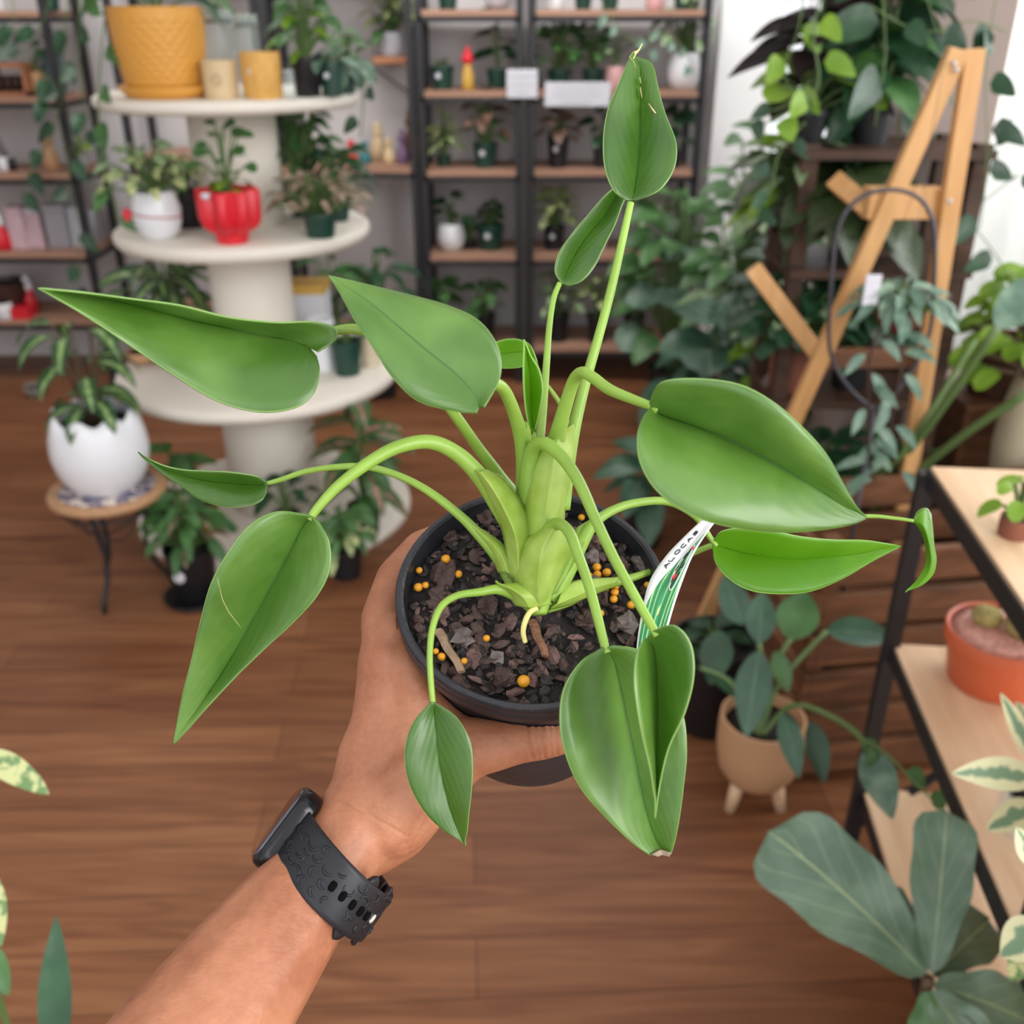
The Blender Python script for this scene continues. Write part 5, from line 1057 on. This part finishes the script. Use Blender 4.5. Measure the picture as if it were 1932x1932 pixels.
stalk([(1240,1200,.370,7),(1230,1182,.372,8.5),(1196,1122,.380,9.5),(1160,1056,.389,10),(1126,985,.398,10.5),(1095,915,.406,11.5),(1068,872,.412,12),(1042,846,.419,12.5),(1022,836,.425,13),(1006,846,.431,14),(1000,880,.437,18),(1000,940,.443,22),(1006,1010,.447,24)])
stalk([(1145,1232,.393,8),(1140,1215,.394,8.5),(1125,1155,.398,9.5),(1108,1095,.403,10),(1090,1045,.409,10.5),(1076,1008,.414,11),(1060,990,.419,11),(1046,990,.425,13),(1035,1010,.430,18),(1022,1070,.436,30)])
stalk([(1352,1030,.463,4.5),(1338,1012,.463,5.5),(1312,974,.463,7),(1262,947,.463,7.5),(1205,948,.460,8),(1158,962,.456,8.5),(1120,988,.452,11),(1092,1030,.449,16),(1062,1085,.446,20),(1035,1130,.445,20)])
stalk([(1724,983,.480,3.5),(1690,978,.482,3.5),(1632,974,.484,4),(1540,985,.484,4.5),(1440,1000,.482,5),(1335,1032,.478,5.5),(1250,1070,.470,6),(1185,1092,.462,8),(1120,1108,.455,12),(1070,1130,.449,15),(1030,1146,.446,12)])
# sheaths wrapping the stem
blade('sheath', [((985,1045,.446),(1028,1040,.430),(1062,1010,.446)), ((984,975,.444),(1030,970,.428),(1066,960,.446)), ((990,920,.442),(1038,915,.427),(1078,905,.446)), ((1003,870,.440),(1045,862,.427),(1086,855,.446)), ((1022,832,.438),(1055,825,.430),(1084,815,.444)), ((1060,815,.438),(1072,808,.434),(1082,800,.440))], 'sheath', bulge=.22, nc=9)
blade('sheath', [((1005,1148,.438),(1018,1150,.433),(1030,1147,.438)), ((968,1100,.440),(1015,1110,.424),(1050,1105,.441)), ((968,1062,.440),(1018,1070,.421),(1066,1068,.442)), ((982,1026,.438),(1025,1032,.420),(1078,1035,.440)), ((1010,1004,.434),(1040,1005,.421),(1068,1005,.436)), ((1038,990,.428),(1050,988,.424),(1060,988,.429))], 'sheath', bulge=.2, nc=9)
blade('sheath', [((960,1090,.442),(978,1095,.434),(1002,1090,.442)), ((950,1010,.440),(975,1020,.428),(1008,1000,.441)), ((928,955,.434),(952,962,.424),(985,950,.438)), ((905,905,.428),(925,915,.420),(950,905,.434)), ((896,886,.425),(905,890,.422),(918,886,.428))], 'sheath', bulge=.12, nc=8)
blade('sheath', [((985,1010,.447),(997,1010,.444),(1015,1000,.447)), ((982,930,.444),(996,930,.438),(1008,925,.444)), ((978,870,.440),(992,870,.434),(1004,868,.441)), ((985,820,.436),(994,822,.433),(1004,840,.437)), ((992,795,.434),(996,800,.433),(1000,812,.434))], 'sheath', bulge=.12)
blade('sheath', [((940,1080,.446),(958,1080,.438),(975,1095,.442)), ((925,1040,.446),(945,1045,.440),(968,1060,.443)), ((900,1005,.446),(915,1012,.442),(950,1028,.444)), ((882,985,.447),(893,992,.445),(915,1002,.447))], 'sheath', bulge=.1)
blade('sheath', [((972,1142,.437),(1000,1148,.430),(1040,1140,.437)), ((955,1118,.434),(985,1125,.426),(1025,1120,.434)), ((938,1102,.431),(960,1108,.426),(990,1102,.433)), ((935,1095,.430),(945,1103,.428),(955,1102,.430))], 'sheath', bulge=.12)
blade('sheath', [((1035,1150,.442),(1050,1140,.438),(1058,1120,.442)), ((1075,1140,.447),(1085,1125,.443),(1080,1098,.448)), ((1120,1122,.453),(1122,1108,.450),(1120,1092,.454)), ((1165,1104,.459),(1165,1097,.457),(1165,1090,.459))], 'sheath', bulge=.1)
blade('sheath', [((1030,1130,.446),(1050,1120,.440),(1065,1100,.446)), ((1075,1060,.448),(1092,1050,.443),(1082,1010,.450)), ((1100,1020,.452),(1110,1006,.449),(1098,990,.453)), ((1125,992,.456),(1130,984,.455),(1128,975,.457))], 'sheath', bulge=.1)
blade('sheath', [((925,900,.444),(950,950,.440),(978,985,.446)), ((952,905,.452),(965,925,.450),(978,940,.454)), ((930,890,.456),(940,894,.455),(948,900,.457))], 'sheath', bulge=.1)
stalk([(1018,1160,.436,14),(1015,1130,.438,26),(1015,1080,.441,30),(1018,1020,.444,28),(1024,950,.446,26),(1030,900,.446,20)], 'stem_base')
stalk([(1012,1148,.431,5),(1000,1155,.428,5.5),(991,1172,.426,5.5),(987,1192,.426,5),(991,1212,.427,4.5)], 'aerial_root', 'root')

# ---- printed plant tag
TG = thing('plant_tag', 'bent white and green printed plant tag stuck in the pot by the right rim', 'plant tag', tuple(cd(1240, 1235, .43)))
def tagmat():
    m, t, p = newmat('printed_tag'); L = t.links.new
    uv = N(t, 'ShaderNodeUVMap'); sp = N(t, 'ShaderNodeSeparateXYZ'); L(uv.outputs[0], sp.inputs[0])
    # white upper-left corner: v + u*k > thr
    a = N(t, 'ShaderNodeMath', operation='MULTIPLY_ADD'); a.inputs[1].default_value = -.62; L(sp.outputs[0], a.inputs[0]); L(sp.outputs[1], a.inputs[2])
    g = N(t, 'ShaderNodeMath', operation='GREATER_THAN'); g.inputs[1].default_value = .30; L(a.outputs[0], g.inputs[0])
    mp = N(t, 'ShaderNodeMapping'); mp.inputs['Scale'].default_value = (3.2, 1.5, 1); mp.inputs['Rotation'].default_value = (0, 0, .7); L(uv.outputs[0], mp.inputs[0])
    wv = N(t, 'ShaderNodeTexWave'); wv.inputs['Scale'].default_value = .8; wv.inputs['Distortion'].default_value = 9; wv.inputs['Detail'].default_value = 3; L(mp.outputs[0], wv.inputs[0])
    r = N(t, 'ShaderNodeValToRGB'); e = r.color_ramp.elements; e[0].position = .0; e[0].color = lin((40, 128, 76)); e[1].position = .93; e[1].color = lin((70, 166, 112)); x = e.new(.985); x.color = lin((214, 226, 150)); L(wv.outputs[0], r.inputs[0])
    mx = N(t, 'ShaderNodeMix', data_type='RGBA'); L(g.outputs[0], mx.inputs[0]); L(r.outputs[0], mx.inputs[6]); mx.inputs[7].default_value = lin((236, 234, 240))
    ab = N(t, 'ShaderNodeMath', operation='SUBTRACT'); ab.inputs[1].default_value = .5; L(sp.outputs[0], ab.inputs[0]); a2 = N(t, 'ShaderNodeMath', operation='ABSOLUTE'); L(ab.outputs[0], a2.inputs[0])
    g2 = N(t, 'ShaderNodeMath', operation='GREATER_THAN'); g2.inputs[1].default_value = .44; L(a2.outputs[0], g2.inputs[0])
    m2 = N(t, 'ShaderNodeMix', data_type='RGBA'); L(g2.outputs[0], m2.inputs[0]); L(mx.outputs[2], m2.inputs[6]); m2.inputs[7].default_value = lin((240, 240, 244))
    L(m2.outputs[2], p.inputs['Base Color']); p.inputs['Roughness'].default_value = .3; return m
G['tag'] = tagmat(); G['ink'] = flat('dark_ink', (30, 34, 34), .5)
tst = [((1200,1255,.420),(1224,1262,.418),(1248,1250,.416)), ((1202,1212,.424),(1228,1214,.422),(1256,1200,.420)), ((1212,1150,.430),(1240,1150,.428),(1272,1142,.426)), ((1226,1096,.436),(1258,1095,.434),(1290,1090,.432)), ((1256,1050,.442),(1282,1054,.440),(1308,1046,.438)), ((1292,1012,.448),(1312,1018,.446),(1330,1010,.444)), ((1328,978,.454),(1338,982,.452),(1348,986,.450))]
blade('printed_card', tst, 'tag', nc=5, thick=.0005, parent=TG)
def on_tag(u, v, off=.0006):
    fl = cat([tuple(float(x) for p in s for x in p) for s in tst], 8); i = v*(len(fl)-1); a = int(min(i, len(fl)-2)); k = i-a
    f = [x*(1-k)+y*k for x, y in zip(fl[a], fl[a+1])]
    L, M, R = cd(*f[0:3]), cd(*f[3:6]), cd(*f[6:9]); s = u*2-1
    q = M.lerp(L if s < 0 else R, abs(s)); view = (V((0, 0, H))-q).normalized(); return q+view*off
def strokes(name, segs, mat, rad, parent, fn):
    mb = MB()
    for sg in segs:
        q = [fn(*p) for p in sg]
        mb.tube(q, rad, 5)
    return mb.build(name, mat, parent, world=True)
GL = {'A': [[(0,0),(.5,1),(1,0)],[(.2,.4),(.8,.4)]], 'L': [[(0,1),(0,0),(.8,0)]], 'O': [[(.5+.5*math.cos(a*.5236),.5+.5*math.sin(a*.5236)) for a in range(13)]],
      'C': [[(.55+.5*math.cos(a),.5+.5*math.sin(a)) for a in [.8+.38*k for k in range(13)]]], 'S': [[(.95,.85),(.5,1),(.1,.8),(.3,.55),(.75,.42),(.9,.2),(.5,0),(.05,.15)]], 'I': [[(.5,0),(.5,1)]]}
segs = []
for i, ch in enumerate('ALOCAS'):
    v0 = .585+i*.054
    for sg in GL[ch]:
        segs.append([(.13+.13*(1-y)+.04+.012*i, v0+x*.040) for x, y in sg])
strokes('tag_lettering', segs, G['ink'], .00022, TG, on_tag)['label'] = 'small dark capital letters'
oval = [(.73+.13*math.cos(a*.3), .60+.17*math.sin(a*.3)+.0) for a in range(22)]
strokes('oval_outline', [oval], G['card'], .0003, TG, on_tag)
hat = []
rr = random.Random(3)
for k in range(15):
    a = rr.uniform(0, 6.28); r = math.sqrt(rr.random())*.85; u0 = .73+.13*r*math.cos(a); v0 = .60+.17*r*math.sin(a)
    hat.append([(u0-.02, v0-.02), (u0+.02, v0+.02)])
strokes('oval_picture', hat, G['ink'], .00022, TG, on_tag)
strokes('oval_picture_highlight', [[(.68,.5),(.72,.53)], [(.80,.72),(.83,.735)]], G['red'], .0006, TG, on_tag)

# ================================================================== HAND AND ARM
import bmesh
def capsule_chain(bm, chain, step=.35):
    """chain of (Vector, radius): a row of overlapping balls, so the remesh reads one tapering limb"""
    for (a, ra), (b, rb) in zip(chain[:-1], chain[1:]):
        n = max(2, int((b-a).length/(min(ra, rb)*step))+1)
        for k in range(n+1):
            t = k/n; bmesh.ops.create_icosphere(bm, subdivisions=2, radius=ra+(rb-ra)*t, matrix=Matrix.Translation(a.lerp(b, t)))
def pr(px, py, d, rpx): return (cd(px, py, d), rpx*d/F)
bm = bmesh.new()
# forearm: two rows in depth make the oval section
for dd in (-.004, .013):
    capsule_chain(bm, [pr(130, 2300, .345+dd, 200), pr(337, 2013, .378+dd, 165), pr(455, 1850, .402+dd, 135), pr(565, 1702, .424+dd, 106), pr(625, 1624, .436+dd, 93), pr(672, 1562, .444+dd, 88)])
for dd in (0, .016): capsule_chain(bm, [pr(672, 1562, .442+dd, 88), pr(706, 1500, .447+dd, 88)])
capsule_chain(bm, [pr(706, 1500, .449, 88), pr(712, 1440, .452, 82), pr(724, 1370, .456, 66), pr(730, 1300, .459, 62), pr(730, 1245, .462, 58), pr(742, 1200, .463, 48)])          # to the index knuckle
capsule_chain(bm, [pr(706, 1500, .458, 84), pr(726, 1420, .466, 62), pr(742, 1350, .472, 46), (pf(7.0, 200, -4.6), .0098)])   # middle
capsule_chain(bm, [pr(712, 1510, .466, 78), pr(742, 1440, .480, 58), (pf(6.9, 204, -6.9), .0094)])                          # ring
capsule_chain(bm, [pr(725, 1520, .472, 70), pr(768, 1470, .488, 48), (pf(6.6, 212, -9.0), .0086)])                          # little
# index finger round the left of the pot
capsule_chain(bm, [pr(742, 1232, .462, 50), (pf(7.05, 196, -2.6), .0118), (pf(7.12, 180, -2.4), .0110), (pf(7.05, 160, -2.3), .0106), (pf(7.0, 142, -2.3), .0096), (pf(6.8, 118, -2.6), .0078), (pf(6.7, 100, -2.9), .0070)])
for t, f0, rr_ in ((4.6, 200, .0096), (6.9, 204, .0092), (9.0, 212, .008)):
    capsule_chain(bm, [(pf(wall_r(t)+1.25, f0, -t), rr_), (pf(wall_r(t)+1.05, f0-28, -t), rr_*.97), (pf(wall_r(t)+1.0, f0-55, -t+.1), rr_*.9), (pf(wall_r(t)+.92, f0-82, -t+.15), rr_*.85), (pf(wall_r(t)+.85, f0-100, -t+.2), rr_*.76)])
# thenar and thumb across the front wall
capsule_chain(bm, [pr(740, 1530, .442, 88), pr(790, 1480, .440, 84), pr(835, 1440, .438, 72), pr(880, 1412, .437, 60), pr(930, 1403, .437, 55), pr(975, 1394, .438, 49), pr(1020, 1388, .440, 48), pr(1060, 1382, .444, 43), pr(1105, 1374, .452, 38)])
# web between thumb and index
capsule_chain(bm, [pr(880, 1402, .445, 52), pr(832, 1376, .447, 56), pr(795, 1330, .450, 52), pr(772, 1275, .455, 46), pr(755, 1235, .460, 42)])
capsule_chain(bm, [pr(845, 1420, .447, 62), pr(790, 1400, .449, 70), pr(752, 1345, .456, 58)])
capsule_chain(bm, [pr(800, 1490, .446, 78), pr(760, 1430, .452, 78), pr(722, 1400, .458, 74)])
capsule_chain(bm, [pr(700, 1585, .446, 70), pr(748, 1560, .448, 66), pr(790, 1535, .452, 50)])
me = bpy.data.meshes.new('person'); bm.to_mesh(me); bm.free()
arm = bpy.data.objects.new('person', me); C.objects.link(arm)
md = arm.modifiers.new('r', 'REMESH'); md.mode = 'VOXEL'; md.voxel_size = .00075; md.use_smooth_shade = True
md = arm.modifiers.new('s', 'SMOOTH'); md.factor = .6; md.iterations = 80
dg = bpy.context.evaluated_depsgraph_get(); dg.update()
me2 = bpy.data.meshes.new_from_object(arm.evaluated_get(dg)); arm.modifiers.clear(); arm.data = me2; me2.name = 'person'
# press the flesh off the pot wall, then cut knuckle creases into the thumb joint and wrist
def crease(p, a, b, r, depth):
    ab = b-a; t = max(0, min(1, (p-a).dot(ab)/ab.length_squared)); d = (p-(a+ab*t)).length
    return depth*math.exp(-(d/r)**2)
cr = []
for (x0, y0, x1, y1, dep) in ((996,1355,1006,1432,.0011), (1010,1350,1018,1440,.0007), (1022,1350,1030,1436,.0011), (1036,1352,1042,1432,.0007), (1048,1356,1052,1428,.0009),
        (800,1530,765,1592,.0006), (840,1500,790,1570,.0005), (812,1545,770,1606,.0006), (640,1505,770,1580,.0004)):
    cr.append((cd(x0, y0, .425), cd(x1, y1, .425), dep))
me2.update(); vn = [v.normal.copy() for v in me2.vertices]
eye = V((0, 0, H))
for v, nrm in zip(me2.vertices, vn):
    p = v.co
    q = p-OR; h = q.dot(A_)*100; x = q.dot(E1)*100; y = q.dot(E2)*100; r = math.hypot(x, y)
    if -11.2 < h < .3:
        rw = (6.34 if h > -1.35 else wall_r(-h)+.03)
        if r < rw and r > rw-1.6:
            k = rw/r; v.co = OR + A_*(h/100) + E1*(x*k/100) + E2*(y*k/100)
    d = (p-eye).dot(V((0, c_, -s_)))
    if nrm.dot(eye-p) > 0:
        pp = eye+(p-eye)*(.425/d)
        off = sum(crease(pp, a, b, .0008, dep) for a, b, dep in cr)
        v.co -= nrm*off*1.1
me2.shade_smooth(); me2.materials.clear(); me2.materials.append(G['skin'])
c0 = cd(700, 1500, .46)
for v in me2.vertices: v.co -= c0
arm.location = c0
tag(arm, 'bare tanned left hand and forearm of a person gripping the black nursery pot', 'person')

# ---- wristwatch
CW = cd(624, 1638, .434)
AX = (cd(690, 1548, .440)-cd(560, 1728, .424)).normalized()
NL = (cd(540, 1577, .434)-CW); NL = (NL-AX*NL.dot(AX)).normalized()
BB = AX.cross(NL).normalized()
if BB.dot(V((0, c_, -s_))) > 0: BB = -BB                 # BB points to the eye
WT = thing('wristwatch', 'black square smart watch on a black embossed sport band, worn on the wrist', 'watch', tuple(CW))
RN, RB = .0268, .0322
cshift = -NL*.002
def wp(al, wd, off=0):                                    # al angle (0 = case side, 90 = facing the eye), wd across the band
    a = math.radians(al); n = NL*math.cos(a)*(RN+off)+BB*math.sin(a)*(RB+off)
    bend = -.0035*math.sin(a/1.0)*1.0
    return CW+cshift+n+AX*(wd+bend+.004*math.cos(a))
def band(al0, al1, wfun, off, th, name, mat, n=60):
    rows = []
    for i in range(n+1):
        al = al0+(al1-al0)*i/n; w_ = wfun(i/n)/2; row = []
        for (x, y) in ((-1,.3),(-.96,.85),(-.8,1),(0,1.08),(.8,1),(.96,.85),(1,.3),(.96,-.4),(.8,-.5),(-.8,-.5),(-.96,-.4)):
            row.append(wp(al, x*w_, off+y*th/2))
        rows.append(row)
    mb = MB(); mb.grid(rows, None, True, True, True); return mb.build(name, mat, WT, world=True)
G['hole'] = flat('slot_shade', (6, 6, 7), .9, spec=.1)  # near-black colour stands for the shade inside the band slots
G['band'] = flat('black_silicone', (24, 25, 31), .42, spec=.38)
band(22, 235, lambda t: .0235-.002*t, 0, .0022, 'band', G['band'], 90)
band(338, 205, lambda t: .0225, -.0018, .002, 'band', G['band'], 60)
# embossed spots
mb = MB(); rr = random.Random(8)
placed = []
for k in range(400):
    al = rr.uniform(34, 196); wd = rr.uniform(-.0082, .0082)
    if abs(wd) < .0028 and al > 88: continue
    if any(math.hypot((al-a2)*.0005, wd-w2) < .0046 for a2, w2 in placed): continue
    placed.append((al, wd))
    a0 = rr.uniform(0, 6.28); sp = rr.choice((2.4, 3.4, 4.2)); ra = rr.uniform(.0014, .0022)
    pts = [wp(al+ra*1.35*math.cos(a0+sp*j/9)/.0005, wd+ra*math.sin(a0+sp*j/9), .0011) for j in range(10)]
    mb.tube(pts, [.0002+.00055*math.sin(math.pi*(j+.5)/10) for j in range(10)], 6)
mb.build('embossed_pattern', G['band'], WT, world=True)
for k, al in enumerate((92, 104, 116, 127, 137)):
    mb = MB(); pts = [wp(al, -.0021+.0042*j/4, .00105) for j in range(5)]
    mb.tube(pts, [.0010, .0016, .0016, .0016, .0010], 10, flat=1); mb.build('band_hole', G['hole'], WT, world=True)
mb = MB(); mb.tube([wp(147, -.0021+.0042*j/4, .0013) for j in range(5)], [.0009, .0013, .0013, .0013, .0009], 8); mb.build('buckle_pin', flat('steel', (200, 196, 186), .35, metal=1), WT, world=True)
band(120, 133, lambda t: .0300-.006*abs(2*t-1)**2, -.0026, .0040, 'band_keeper', G['band'], 16)
band(158, 170, lambda t: .0285-.006*abs(2*t-1)**2, -.0022, .0036, 'band_keeper', G['band'], 16)
NL0, BB0 = NL.copy(), BB.copy()
NL = (NL0*math.cos(.10)+BB0*math.sin(.10)).normalized(); BB = AX.cross(NL).normalized()
if BB.dot(V((0, c_, -s_))) > 0: BB = -BB
# case
CC = CW+cshift+NL0*(RN+.0012)+BB*-.0015+AX*.002
Mc = Matrix((AX, BB, NL)).transposed()
def rbox(lx, ly, lz, rad, n=6):
    mb = MB(); rows = []
    prof = [(.80, -1), (.93, -.93), (1, -.6), (1, .35), (.97, .7), (.88, .92), (.72, 1)]
    for sc, z in prof:
        row = []
        for qx, qy in ((1,1),(-1,1),(-1,-1),(1,-1)):
            a0 = {(1,1):0,(-1,1):90,(-1,-1):180,(1,-1):270}[(qx,qy)]
            for k in range(n+1):
                a = math.radians(a0+90*k/n)
                x = qx*(lx/2-rad)+rad*math.cos(a); y = qy*(ly/2-rad)+rad*math.sin(a)
                e = (1-sc)*.0035/.2
                r = math.hypot(x, y); row.append(V((x-x/r*e if r else x, y-y/r*e if r else y, z*lz/2)))
        rows.append(row)
    mb.grid([[Mc @ p + CC for p in r] for r in rows], None, True, True, True); return mb
G['case'] = flat('black_aluminium', (22, 22, 26), .22, metal=.4, spec=.6)
G['screen'] = flat('dark_glass', (30, 28, 52), .06, spec=.8, coat=1)  # purple-blue tint paints a reflection into the dark glass
rbox(.0385, .033, .0106, .009).build('case', G['case'], WT, world=True)
CC2 = CC; CC = CC2+NL*.0050
rbox(.0345, .029, .0022, .0075).build('screen', G['screen'], WT, world=True)
CC = CC2
mb = MB(); cc = CC2+BB*-.0170+AX*-.008
mb.tube([cc+BB*.002, cc-BB*.0004, cc-BB*.0012], [.0034, .0034, .0026], 18); mb.build('crown', G['case'], WT, world=True)

# every blade hangs from its own stalk: parent it to the stalk whose tip is nearest
stk = [o for o in C.objects if o.parent == ROOT_P and o.name.startswith('petiole')]
for o in [o for o in C.objects if o.parent == ROOT_P and o.name.startswith('leaf_blade')]:
    a = o.data.vertices[10].co
    best = min(stk, key=lambda s: min((v.co-a).length for v in s.data.vertices)); o.parent = best
wk = {o.name.split('.')[0]: o for o in C.objects if o.parent == WT}
for k, par in (('band_hole', 'band'), ('buckle_pin', 'band'), ('embossed_pattern', 'band'), ('screen', 'case'), ('crown', 'case')):
    for o in [o for o in C.objects if o.parent == WT and o.name.startswith(k)]: o.parent = C.objects[wk[par].name]
